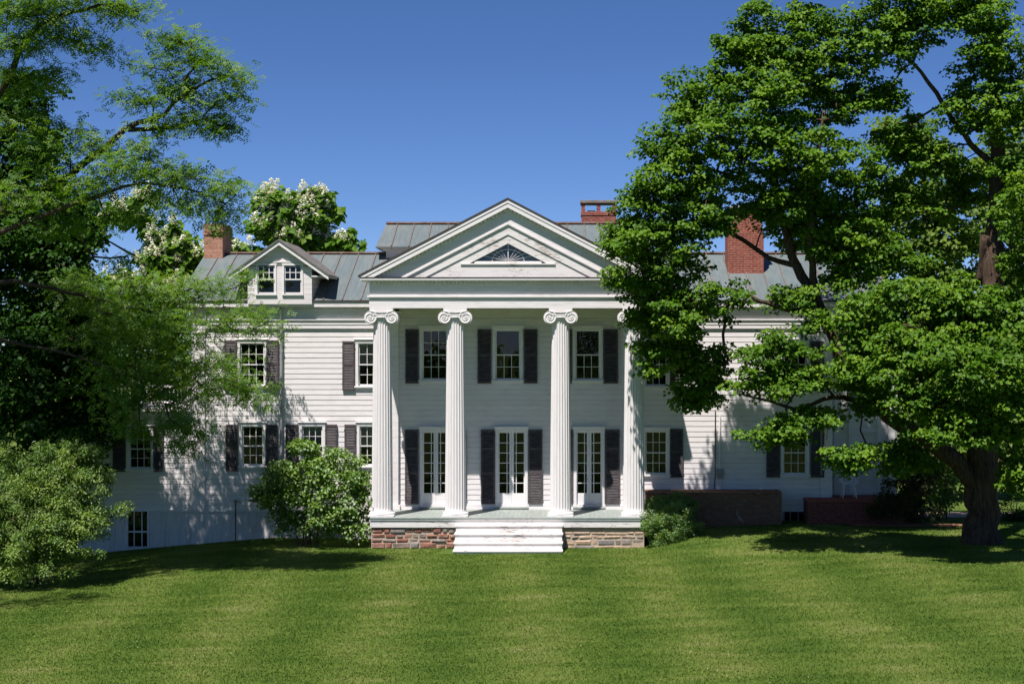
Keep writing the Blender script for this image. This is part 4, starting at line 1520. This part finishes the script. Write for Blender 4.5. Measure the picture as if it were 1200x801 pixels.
# the great maple on the right
tb = (PX(1151, -5.0), -5.0)
tbz = tz(*tb)
maple_limbs = [
    ([(tb[0], -5.0, tbz - 0.25)] + W3((1150, 600, -5), (1150, 560, -5), (1153, 500, -5), (1158, 410, -4.9), (1163, 320, -4.8), (1170, 200, -4.6), (1164, 110, -4.4), (1158, 20, -4.2), (1150, -60, -4.0)), 0.49, 0.07),
    (W3((1150, 575, -5), (1118, 540, -5.1), (1085, 515, -5.2), (1040, 487, -5.2), (1004, 448, -5.0), (980, 405, -4.8), (966, 370, -4.6), (948, 335, -4.5), (930, 300, -4.4), (918, 262, -4.3), (905, 200, -4.2), (895, 130, -4.1), (890, 60, -4.0)), 0.27, 0.05),
    (W3((958, 352, -4.55), (951, 310, -4.9), (949, 275, -5.2), (955, 210, -5.4), (965, 130, -5.4)), 0.12, 0.04),
    (W3((1030, 480, -5.2), (990, 465, -5.6), (965, 468, -5.9), (935, 480, -6.0), (905, 470, -6.1), (870, 462, -6.1)), 0.10, 0.03),
    (W3((958, 365, -4.6), (925, 363, -5.0), (890, 352, -5.3), (860, 340, -5.4), (820, 345, -5.4), (780, 360, -5.2)), 0.085, 0.03),
    (W3((938, 312, -4.4), (900, 302, -4.0), (870, 280, -3.8), (835, 265, -3.8), (790, 270, -3.9), (740, 285, -3.9)), 0.085, 0.03),
    (W3((912, 240, -4.25), (880, 215, -4.6), (840, 200, -4.9), (790, 195, -5.0)), 0.07, 0.025),
    (W3((1170, 195, -4.6), (1146, 178, -4.7), (1113, 135, -4.8), (1080, 85, -5.0), (1050, 60, -5.1), (1020, 78, -5.2)), 0.10, 0.03),
    (W3((1155, 275, -4.8), (1150, 315, -4.5), (1146, 330, -4.4)), 0.14, 0.10),
    (W3((1155, 470, -5), (1130, 430, -6.2), (1095, 400, -7.4), (1060, 380, -8.6)), 0.16, 0.04),
    (W3((1160, 440, -5), (1190, 400, -6.5), (1230, 360, -8)), 0.17, 0.05),
    (W3((1155, 520, -5), (1180, 470, -7), (1160, 440, -9), (1130, 430, -10.2)), 0.15, 0.04),
    (W3((1168, 230, -4.7), (1220, 190, -5), (1290, 150, -5.5)), 0.16, 0.05),
]
maple_lobes = [
    # crown top left to right
    L(905, 45, -4.5, 48, 42, 60), L(862, 75, -4.8, 42, 35, 45), L(945, 70, -4.8, 55, 50, 70), L(980, 120, -4.6, 50, 50, 55), L(900, 120, -5.2, 60, 40, 70),
    L(815, 118, -4.6, 45, 32, 45), L(845, 165, -5.4, 65, 38, 70), L(785, 178, -4.6, 42, 28, 42), L(800, 220, -5.2, 60, 32, 58), L(765, 242, -4.5, 45, 30, 42),
    L(930, 180, -5.6, 60, 45, 75), L(990, 210, -5.0, 55, 45, 60), L(1005, 285, -5.2, 42, 40, 45), L(880, 215, -5.0, 50, 25, 22),
    L(735, 285, -4.2, 34, 28, 36), L(775, 285, -5.0, 52, 30, 50), L(820, 262, -5.4, 40, 26, 22), L(742, 330, -4.6, 34, 26, 32), L(790, 320, -5.2, 38, 20, 18),
    # hanging sprays in front of the wall
    L(752, 372, -4.0, 26, 20, 20), L(800, 372, -5.0, 50, 26, 50), L(845, 345, -5.4, 40, 18, 13), L(780, 412, -4.1, 40, 30, 46), L(820, 425, -4.1, 34, 30, 36), L(808, 462, -4.0, 22, 26, 22), L(832, 452, -4.1, 24, 26, 22),
    L(905, 415, -6.0, 40, 22, 28), L(900, 445, -6.2, 48, 20, 29), L(945, 440, -6.0, 34, 22, 30), L(915, 506, -6.4, 36, 18, 28), L(960, 490, -6.2, 32, 16, 18), L(955, 380, -5.6, 24, 16, 12), L(930, 350, -5.2, 32, 20, 20), L(985, 330, -5.0, 26, 18, 14),
    # the low skirt on the right, in tiers with light between them
    L(1015, 380, -6.4, 45, 34, 60, .75), L(1010, 432, -6.4, 40, 34, 50, .75), L(1070, 360, -7.6, 60, 34, 80, .7), L(1075, 420, -8.4, 60, 40, 88, .7), L(1140, 370, -7.6, 60, 42, 88, .75), L(1150, 435, -9.6, 60, 44, 92, .75), L(1090, 480, -8.6, 50, 30, 52, .6), L(1195, 400, -7.6, 55, 60, 92, .8),
    L(1020, 465, -6.0, 34, 24, 24, .6), L(1135, 500, -9.4, 42, 26, 36, .6), L(1195, 490, -9.2, 40, 40, 45, .7), L(1000, 541, -6.6, 36, 17, 25, .6), L(1192, 560, -6.8, 24, 26, 22, .6), L(1060, 540, -6.6, 40, 20, 26, .6), L(1050, 395, -6.8, 40, 30, 30, .6), L(1110, 405, -6.6, 50, 30, 36, .6),
    # upper right leader
    L(1030, 55, -5.2, 40, 45, 48), L(1060, 20, -4.8, 60, 32, 60), L(1035, 115, -5.0, 30, 18, 20), L(1120, 15, -5.4, 60, 36, 65), L(1165, 60, -5.8, 45, 45, 60), L(1130, 130, -5.2, 34, 28, 28), L(1185, 130, -6.0, 40, 45, 50), L(1095, 190, -4.6, 36, 22, 24), L(1190, 215, -6.0, 30, 36, 30), L(1135, 215, -4.0, 30, 20, 16), L(1120, 240, -3.6, 30, 22, 16), L(1195, 300, -6.2, 30, 30, 22),
    # beyond the frame: the rest of the crown that shades lawn and wall
    L(1060, -60, -4.8, 110, 60, 40, 2.6), L(1190, -70, -4.6, 100, 60, 40, 2.6), L(940, -15, -4.2, 44, 18, 18), L(1280, 120, -5.0, 90, 110, 80, 2.6), L(1290, 330, -6.5, 90, 90, 70, 2.6), L(1210, 250, -8.0, 55, 50, 40),
    L(925, 240, -5.0, 48, 26, 44), L(935, 272, -3.2, 46, 28, 44), L(985, 262, -3.4, 44, 34, 44), L(1000, 315, -3.8, 30, 20, 20), L(765, 345, -4.6, 34, 16, 22), L(846, 262, -5.2, 14, 18, 9), L(892, 248, -5.0, 18, 12, 9), L(1055, 170, -4.6, 36, 40, 36), L(1060, 240, -4.2, 40, 34, 34), L(1040, 310, -5.2, 40, 24, 30), L(950, 25, -4.6, 26, 22, 20), L(965, 285, -5.0, 34, 26, 26), L(880, 245, -4.0, 30, 14, 6),
]
grow('maple_tree', 'huge spreading maple with thick dark trunk, right of the house front', 'tree', (tb[0], tb[1], tbz), maple_limbs, maple_lobes,
     M['leaf_maple'], M['bark'], 'maple', per_tip=60, spread=0.36, llen=0.104, seed=3, flat=0.5, dense=1.12)

# honey locust on the left
lb = (-14.7, -8.6)
lbz = tz(*lb)
loc_limbs = [
    ([(lb[0], lb[1], lbz - 0.2), (lb[0], lb[1], 2.0), (lb[0] + 0.1, lb[1], 5.0)] + W3((-60, 240, -8.6), (-50, 150, -8.8), (-20, 40, -9.0), (10, -60, -9)), 0.36, 0.08),
    (W3((-60, 280, -8.6), (10, 245, -8.8), (80, 205, -9.0), (120, 176, -9.2), (150, 152, -9.4), (192, 133, -9.6), (220, 110, -9.7), (250, 95, -9.8)), 0.16, 0.03),
    (W3((150, 152, -9.4), (200, 150, -9.4), (240, 140, -9.3), (270, 152, -9.3)), 0.06, 0.02),
    (W3((-50, 190, -8.7), (0, 110, -9.2), (22, 65, -9.4), (45, 32, -9.6), (100, 10, -9.8), (150, 5, -9.8)), 0.12, 0.03),
    (W3((-60, 300, -8.6), (20, 265, -9.0), (100, 235, -9.4), (170, 215, -9.6), (230, 225, -9.7), (265, 240, -9.7)), 0.085, 0.02),
    (W3((-62, 340, -8.6), (10, 330, -6.5), (90, 345, -4.2), (160, 362, -3.2), (230, 378, -2.6), (300, 392, -2.2)), 0.085, 0.02),
    (W3((-62, 380, -8.6), (10, 400, -6.4), (80, 415, -5.0), (150, 440, -4.3), (205, 470, -4.3)), 0.07, 0.02),
    (W3((60, 225, -8.9), (85, 260, -8.0), (110, 300, -7.4), (150, 300, -7.2)), 0.06, 0.02),
    ([(-14.6, -8.7, 7.5), (-15.0, -11, 9.2), (-15.4, -13.6, 10.4), (-15.4, -15.2, 10.9)], 0.16, 0.04),
    (W3((-60, 300, -8.6), (-110, 250, -7), (-180, 180, -6)), 0.16, 0.04),
]
UP, LO = -9.6, -2.7
loc_lobes = [
    L(30, 10, UP, 55, 14, 44), L(105, 2, UP, 34, 10, 18), L(142, 12, UP, 26, 10, 16), L(70, 38, UP, 26, 10, 14), L(20, 50, UP, 40, 16, 28), L(100, 52, UP + .4, 26, 10, 12), L(15, 92, UP + .6, 40, 18, 26), L(62, 88, UP + .6, 22, 9, 9), L(120, 60, UP, 12, 6, 4),
    L(212, 50, UP, 26, 10, 15), L(235, 72, UP, 30, 10, 17), L(188, 78, UP, 22, 10, 11), L(262, 88, UP - .2, 24, 9, 13), L(215, 100, UP, 30, 9, 15), L(272, 112, UP, 16, 8, 6), L(250, 120, UP, 24, 8, 10), L(262, 152, UP + .2, 26, 9, 13), L(225, 140, UP + .2, 28, 8, 12), L(180, 118, UP, 22, 10, 10), L(192, 150, UP, 26, 8, 10), L(150, 118, UP + .2, 16, 9, 6),
    L(110, 172, UP + .3, 40, 11, 18), L(160, 178, UP, 26, 8, 10), L(45, 150, UP + .6, 45, 18, 26), L(60, 190, UP + .6, 36, 12, 16), L(150, 202, UP, 50, 11, 28), L(215, 205, UP - .2, 42, 10, 24), L(262, 222, UP - .2, 24, 9, 13), L(245, 246, UP - .2, 34, 8, 14), L(195, 236, UP, 36, 8, 14), L(105, 222, UP + .3, 40, 13, 22), L(35, 230, UP + .6, 50, 24, 32), L(150, 256, UP + .4, 30, 8, 9), L(255, 264, UP, 14, 6, 5), L(70, 270, UP + 1.2, 34, 18, 16), L(140, 308, -7.2, 20, 7, 5),
    # the big low mass close to the wall
    L(160, 345, -2.92, 62, 22, 47, 1.3), L(225, 345, -2.32, 48, 18, 33, 1.1), L(120, 385, -3.76, 55, 26, 43, 1.3), L(195, 388, -3.21, 65, 24, 53, 1.3), L(275, 375, -2.50, 46, 18, 30, 1.0), L(312, 388, -2.51, 24, 12, 7, .6), L(160, 428, -4.05, 60, 22, 47, 1.3), L(235, 425, -3.60, 52, 20, 36, 1.1), L(275, 455, -3.78, 40, 14, 21, .9), L(300, 466, -3.76, 20, 10, 7, .5), L(200, 462, -4.29, 52, 20, 39, 1.1), L(150, 470, -4.62, 36, 18, 21, .9), L(210, 500, -4.80, 36, 18, 21, .9), L(222, 520, -4.92, 22, 12, 10, .6), L(170, 505, -4.88, 24, 14, 10, .6), L(250, 335, -2.16, 26, 10, 7, .6), L(95, 340, -3.24, 40, 24, 24, 1.1), L(285, 325, -1.70, 20, 8, 5, .5),
    L(-60, 0, -8, 90, 50, 60, 2.5), L(-90, 110, -8.5, 90, 60, 80, 2.5), L(-130, 200, -6, 90, 60, 60, 2.5), L(-60, -80, -9, 110, 50, 60, 2.5), L(40, -50, -9.5, 70, 26, 34, 2.0),
    (-15.6, -15.4, 11.0, 2.2, 1.5, 0.9, 46), (-13.0, -14.6, 10.6, 1.2, 1.2, 0.6, 18),
]
grow('honey_locust', 'feathery light green honey locust reaching in over the left wing', 'tree', (lb[0], lb[1], lbz), loc_limbs, loc_lobes,
     M['leaf_locust'], M['bark_dark'], 'pinnate', per_tip=14, spread=0.29, llen=0.25, seed=8, flat=0.5, twig=0.006)

# dark dense maple behind the pale shrub
db = (-15.6, -1.4)
dz_ = tz(*db)
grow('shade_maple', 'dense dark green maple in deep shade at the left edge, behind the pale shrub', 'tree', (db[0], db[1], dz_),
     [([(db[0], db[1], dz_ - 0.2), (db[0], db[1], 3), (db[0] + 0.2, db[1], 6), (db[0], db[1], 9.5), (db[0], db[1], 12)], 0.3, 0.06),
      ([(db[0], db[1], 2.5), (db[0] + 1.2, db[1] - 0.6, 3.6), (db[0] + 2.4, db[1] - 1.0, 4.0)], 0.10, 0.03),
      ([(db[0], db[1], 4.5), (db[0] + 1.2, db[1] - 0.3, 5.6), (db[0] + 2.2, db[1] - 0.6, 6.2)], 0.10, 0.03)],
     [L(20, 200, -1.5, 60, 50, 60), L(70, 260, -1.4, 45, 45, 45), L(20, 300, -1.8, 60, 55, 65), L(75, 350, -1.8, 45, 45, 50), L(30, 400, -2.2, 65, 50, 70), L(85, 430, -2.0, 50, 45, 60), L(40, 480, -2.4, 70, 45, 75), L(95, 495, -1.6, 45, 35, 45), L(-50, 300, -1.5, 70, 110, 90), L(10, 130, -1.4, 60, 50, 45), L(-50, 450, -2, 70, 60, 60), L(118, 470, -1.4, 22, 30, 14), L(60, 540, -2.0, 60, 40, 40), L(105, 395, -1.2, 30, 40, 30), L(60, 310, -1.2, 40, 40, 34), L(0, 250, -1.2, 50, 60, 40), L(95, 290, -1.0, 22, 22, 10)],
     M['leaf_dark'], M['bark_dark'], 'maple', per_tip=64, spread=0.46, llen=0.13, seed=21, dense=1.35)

# pale leafy shrub in the left foreground
sb = (PX(45, -7.0), -7.0)
sz = tz(*sb)
stems = []
for (a, b_, Y) in ((10, 600, -7.2), (45, 570, -7.0), (85, 545, -6.8), (105, 600, -7.0), (70, 610, -7.6), (-30, 590, -7.0), (35, 545, -6.6)):
    e = (PX(a, Y), Y, PZ(b_, Y))
    s = (sb[0] + random.uniform(-.2, .2), sb[1] + random.uniform(-.2, .2), sz - 0.1)
    m_ = (s[0] + (e[0] - s[0]) * .35, s[1] + (e[1] - s[1]) * .35, s[2] + (e[2] - s[2]) * .55)
    stems.append(([s, m_, e], 0.05, 0.015))
grow('variegated_shrub', 'broad pale green shrub with small leaves in the left foreground', 'shrub', (sb[0], sb[1], sz), stems,
     [L(30, 560, -7.0, 48, 38, 80), L(85, 585, -7.0, 42, 42, 70), L(20, 615, -7.4, 55, 50, 95), L(80, 625, -7.5, 45, 32, 60), L(112, 612, -6.9, 28, 22, 26), L(40, 655, -7.4, 55, 32, 60), L(-40, 600, -7, 50, 70, 70), L(70, 540, -6.7, 36, 22, 34), L(100, 535, -6.5, 26, 18, 18), L(112, 560, -6.6, 20, 18, 14), L(140, 597, -6.8, 10, 8, 3)],
     M['leaf_pale'], M['bark_tan'], 'oval', per_tip=112, spread=0.25, llen=0.066, seed=31, flat=0.8, up=0.55, twig=0.004)

# lilac by the left of the portico
qb = (PX(362, -1.7), -1.7)
qz = tz(*qb)
stems = []
for (a, b_, Y) in ((330, 570, -1.9), (350, 545, -1.8), (375, 535, -1.7), (395, 550, -1.6), (415, 560, -1.5), (320, 585, -2.0), (400, 600, -2.1), (365, 580, -2.2)):
    e = (PX(a, Y), Y, PZ(b_, Y))
    s = (qb[0] + random.uniform(-.35, .35), qb[1] + random.uniform(-.2, .2), qz - 0.1)
    m_ = (s[0] + (e[0] - s[0]) * .3, s[1] + (e[1] - s[1]) * .35, s[2] + (e[2] - s[2]) * .5)
    stems.append(([s, m_, e], 0.03, 0.010))
grow('lilac_shrub', 'rounded green lilac shrub against the wall just left of the portico', 'shrub', (qb[0], qb[1], qz), stems,
     [L(365, 545, -1.7, 34, 28, 48), L(332, 568, -1.8, 32, 26, 42), L(400, 555, -1.6, 30, 30, 40), L(360, 585, -2.1, 44, 28, 55), L(412, 590, -1.8, 24, 36, 36), L(320, 582, -1.7, 22, 16, 16), L(385, 613, -2.1, 34, 22, 26), L(345, 610, -2.0, 26, 22, 20), L(425, 575, -1.4, 14, 24, 14), L(305, 572, -1.6, 14, 10, 6), L(350, 527, -1.6, 14, 12, 8), L(415, 620, -2.0, 18, 16, 12)],
     M['leaf_lilac'], M['bark_tan'], 'broad', per_tip=50, spread=0.27, llen=0.092, seed=41, dense=0.9, flat=0.75, up=0.6, twig=0.0035)

# yews right of the portico
yb = (PX(786, -2.4), -2.4)
yz = tz(*yb)
grow('yew_shrub', 'small bright green yew at the right corner of the portico base', 'shrub', (yb[0], yb[1], yz),
     [([(yb[0], yb[1], yz - .1), (yb[0] - .1, yb[1], yz + .4), (yb[0] - .2, yb[1], yz + .8)], 0.04, 0.012), ([(yb[0], yb[1], yz - .1), (yb[0] + .2, yb[1], yz + .4), (yb[0] + .5, yb[1], yz + .7)], 0.035, 0.012)],
     [L(786, 615, -2.5, 28, 22, 75), L(772, 625, -2.6, 20, 18, 40), L(804, 622, -2.5, 20, 20, 40), L(788, 600, -2.2, 16, 10, 20)],
     M['leaf_yew'], M['bark_tan'], 'needle', per_tip=90, spread=0.17, llen=0.075, seed=51, flat=0.9, up=0.35, droop=-0.25, twig=0.003)
yb = (PX(795, -1.6), -1.6)
yz = tz(*yb)
grow('yew_shrub', 'darker taller yew between the brick wall and the bright green yew', 'shrub', (yb[0], yb[1], yz),
     [([(yb[0], yb[1], yz - .1), (yb[0], yb[1], yz + .5), (yb[0], yb[1], yz + .9)], 0.04, 0.012)],
     [L(778, 598, -1.6, 18, 16, 26), L(800, 598, -1.6, 20, 18, 32), L(764, 600, -1.7, 8, 20, 12), L(790, 590, -1.5, 22, 8, 14)],
     M['leaf_yew'], M['bark_tan'], 'needle', per_tip=80, spread=0.18, llen=0.085, seed=53, flat=0.9, up=0.35, droop=-0.3, twig=0.003)


# catalpas behind the house
def blossoms(root, tp, td, g):
    zmin = np.percentile(tp[:, 2], 12)
    tp = np.concatenate([tp, tp + g.normal(0, 0.25, tp.shape)])
    keep = tp[(g.random(len(tp)) < 0.62) & (tp[:, 2] > zmin)]
    n = 48
    c = np.repeat(keep + np.stack([0 * keep[:, 0], -0.42 * g.random(len(keep)), 0.10 + 0.22 * g.random(len(keep))], -1), n, 0)
    h = g.random(len(c))
    a = g.random(len(c)) * 2 * np.pi
    rad = 0.19 * (1 - 0.75 * h) * np.sqrt(g.random(len(c)))
    c = c + np.stack([np.cos(a) * rad, np.sin(a) * rad, (h - 0.4) * 0.36], -1)
    D_ = unit(np.stack([np.cos(a), np.sin(a), 0.4 + 0 * a], -1))
    N_ = unit(g.normal(0, 1, c.shape) + np.array([0, -0.4, 0.8]))
    Ln = 0.066 * (0.7 + 0.6 * g.random(len(c)))
    V, F = leaf_mesh(c, D_, N_, Ln, Ln)
    o = link('blossoms', np_mesh('blossoms', V, F, [M['flower']], tint=np.repeat(g.random(len(c)), 4)), root)
    o['kind'] = 'stuff'


cb = (PX(350, 11.0), 11.0)
cz = tz(*cb)
grow('catalpa_tree', 'flowering catalpa with white blossoms behind the dormer', 'tree', (cb[0], cb[1], cz),
     [([(cb[0], cb[1], cz - .2), (cb[0], cb[1], 4)] + W3((350, 290, 11), (345, 255, 11), (350, 225, 11)), 0.3, 0.04),
      (W3((350, 290, 11), (385, 285, 11), (405, 283, 11)), 0.07, 0.03), (W3((348, 275, 11), (322, 262, 11), (310, 245, 11)), 0.07, 0.03), (W3((346, 258, 11), (365, 240, 11), (380, 228, 11)), 0.07, 0.03)],
     [L(318, 236, 11, 18, 12, 14), L(345, 248, 10.8, 30, 18, 26), L(375, 241, 11, 22, 16, 20), L(330, 265, 10.8, 34, 18, 28), L(360, 268, 10.6, 30, 20, 24), L(383, 255, 11, 14, 16, 10), L(398, 286, 10.8, 28, 14, 24), L(350, 290, 11, 40, 14, 20), L(308, 275, 11, 16, 12, 9), L(368, 230, 11, 14, 6, 5)],
     M['leaf_catalpa'], M['bark_dark'], 'broad', per_tip=26, spread=0.44, llen=0.30, seed=61, flat=0.7, up=0.6, droop=0.6, extra=blossoms)
cb = (PX(195, 10.0), 10.0)
cz = tz(*cb)
grow('catalpa_tree', 'flowering catalpa with white blossoms left of the salmon brick chimney', 'tree', (cb[0], cb[1], cz),
     [([(cb[0], cb[1], cz - .2), (cb[0], cb[1], 4)] + W3((200, 330, 10), (200, 290, 10)), 0.3, 0.05), (W3((200, 330, 10), (225, 310, 10), (240, 300, 10)), 0.07, 0.03), (W3((200, 320, 10), (160, 300, 10), (120, 280, 10)), 0.08, 0.03)],
     [L(195, 285, 10, 26, 18, 22), L(220, 305, 9.8, 24, 24, 26), L(185, 320, 9.8, 34, 26, 30), L(150, 255, 10, 30, 18, 18), L(110, 270, 10, 24, 16, 10), L(215, 345, 9.6, 28, 26, 24), L(120, 335, 10, 40, 10, 10), L(258, 288, 10, 12, 8, 6), L(280, 295, 10, 14, 6, 6), L(165, 360, 9.8, 30, 20, 16), L(170, 235, 10, 16, 8, 6)],
     M['leaf_catalpa'], M['bark_dark'], 'broad', per_tip=26, spread=0.44, llen=0.30, seed=62, flat=0.7, up=0.6, droop=0.6, extra=blossoms)


# trees behind the house on the right
def back_tree(px, Y, label, lobes, seed, leaf='leaf_back', name='background_tree', pt=34):
    x, z0 = PX(px, Y), tz(PX(px, Y), Y)
    top = max(l[2] for l in lobes)
    grow(name, label, 'tree', (x, Y, z0), [([(x, Y, z0 - .2), (x + .1, Y, z0 + (top - z0) * .4), (x - .1, Y, z0 + (top - z0) * .75), (x, Y, top)], 0.26, 0.05)], lobes,
         M[leaf], M['bark_tan'], 'broad', per_tip=pt, spread=0.55, llen=0.20, seed=seed, pathw=0.2, group='trees behind the house')


back_tree(1085, 12, 'yellowish green tree seen through the gap between the maple limbs', [L(1060, 170, 12, 45, 36, 40), L(1100, 200, 12, 45, 40, 45), L(1070, 240, 11.6, 50, 36, 45), L(1115, 265, 11.6, 45, 36, 42), L(1080, 300, 11.4, 50, 34, 42), L(1040, 285, 11.8, 30, 40, 26), L(1110, 340, 11.4, 50, 30, 30), L(1075, 390, 11.4, 40, 50, 30)], 71)
back_tree(1170, 14, 'yellowish green tree behind the two dark upper maple stems', [L(1150, 210, 14, 40, 36, 34), L(1190, 250, 14, 45, 40, 40), L(1150, 290, 13.6, 45, 36, 40), L(1195, 320, 13.4, 40, 40, 34), L(1150, 360, 13.4, 50, 40, 36), L(1200, 420, 13.4, 50, 60, 45), L(1230, 300, 14, 50, 90, 50)], 72)
back_tree(1130, 7, 'leafy understorey tree low behind the maple trunk', [L(1120, 520, 7, 45, 36, 40), L(1085, 480, 7, 40, 40, 36), L(1170, 500, 7, 45, 50, 45), L(1210, 540, 7, 50, 50, 45), L(1140, 440, 7, 60, 40, 40), L(1110, 560, 6.6, 40, 26, 26)], 73)

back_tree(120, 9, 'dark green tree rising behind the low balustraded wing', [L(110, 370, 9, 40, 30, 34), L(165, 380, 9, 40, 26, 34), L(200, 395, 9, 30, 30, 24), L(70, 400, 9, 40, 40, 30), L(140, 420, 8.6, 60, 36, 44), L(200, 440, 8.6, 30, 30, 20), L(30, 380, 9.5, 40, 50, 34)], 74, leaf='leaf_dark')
back_tree(1190, 16, 'tall pale green tree filling the sky behind the right edge maple stems', [L(1140, 330, 16, 60, 50, 44), L(1200, 250, 16, 40, 60, 40), L(1090, 350, 16, 40, 50, 30), L(1180, 170, 16, 30, 30, 14), L(1210, 360, 16, 40, 60, 34)], 75)

# shrubs at the right end
def shrub(px, py0, Y, name, label, lobes, leaf, kind, seed, pt=46, ll=0.09, sprd=0.24, bark='bark_tan', grp=None):
    x, z0 = PX(px, Y), tz(PX(px, Y), Y)
    stm = []
    for k in range(5):
        lx = lobes[k % len(lobes)]
        s = (x + random.uniform(-.2, .2), Y + random.uniform(-.1, .1), z0 - .08)
        e = (lx[0] + random.uniform(-.2, .2), lx[1], lx[2])
        stm.append(([s, ((s[0] * .6 + e[0] * .4), Y, s[2] * .45 + e[2] * .55), e], 0.025, 0.009))
    grow(name, label, 'shrub', (x, Y, z0), stm, lobes, M[leaf], M[bark], kind, per_tip=pt, spread=sprd, llen=ll, seed=seed, flat=0.8, up=0.55, twig=0.003, group=grp)


shrub(1075, 612, -0.75, 'bronze_shrub', 'bronze tinged shrub at the end of the brick terrace', [L(1060, 575, -0.9, 26, 26, 40), L(1085, 560, -0.9, 26, 30, 44), L(1075, 595, -1.0, 30, 18, 32), L(1045, 592, -1.05, 18, 16, 16), L(1062, 538, -0.8, 26, 22, 24), L(1030, 598, -1.1, 14, 12, 9)], 'leaf_bronze', 'oval', 81, ll=0.10)
shrub(1105, 606, 0.4, 'green_shrub', 'open yellow green shrub between the bronze shrub and the maple trunk', [L(1108, 575, 0.4, 20, 26, 26), L(1118, 550, 0.4, 20, 24, 22), L(1100, 592, 0.3, 14, 10, 8)], 'leaf_pale', 'oval', 82, ll=0.09)
shrub(1192, 615, 0.2, 'clipped_hedge', 'low dark shrub beside the path, right of the maple trunk', [L(1190, 606, 0.2, 18, 9, 26), L(1215, 604, 0.2, 20, 12, 26), L(1185, 585, 0.5, 16, 16, 12)], 'leaf_dark', 'oval', 83, ll=0.07)


# unseen belt of foliage, added behind the camera for the windows to mirror
def far_belt():
    g = np.random.default_rng(90)
    n = 15000
    x = g.uniform(-90, 90, n)
    top = 7 + 4.0 * np.sin(x * 0.13) + 2.5 * np.sin(x * 0.37 + 1) + 1.5 * np.sin(x * 0.9)
    c = np.stack([x, -112 + g.normal(0, 3, n), top * g.random(n) ** 0.7], -1)
    D_ = unit(g.normal(0, 1, (n, 3)) + np.array([0, 0, -0.3])); N_ = unit(g.normal(0, 1, (n, 3)) + np.array([0, 0.4, 0.6]))
    V, F = leaf_mesh(c, D_, N_, g.uniform(0.6, 1.2, n), g.uniform(0.5, 0.9, n))
    o = link('unseen_woodland', np_mesh('unseen_woodland', V, F, [M['leaf_maple']], tint=np.repeat(g.random(n), 4)))
    tag(o, 'unseen belt of green foliage behind the camera, added for window reflections', 'unseen_woodland', kind='stuff')


far_belt()
lawn_litter()
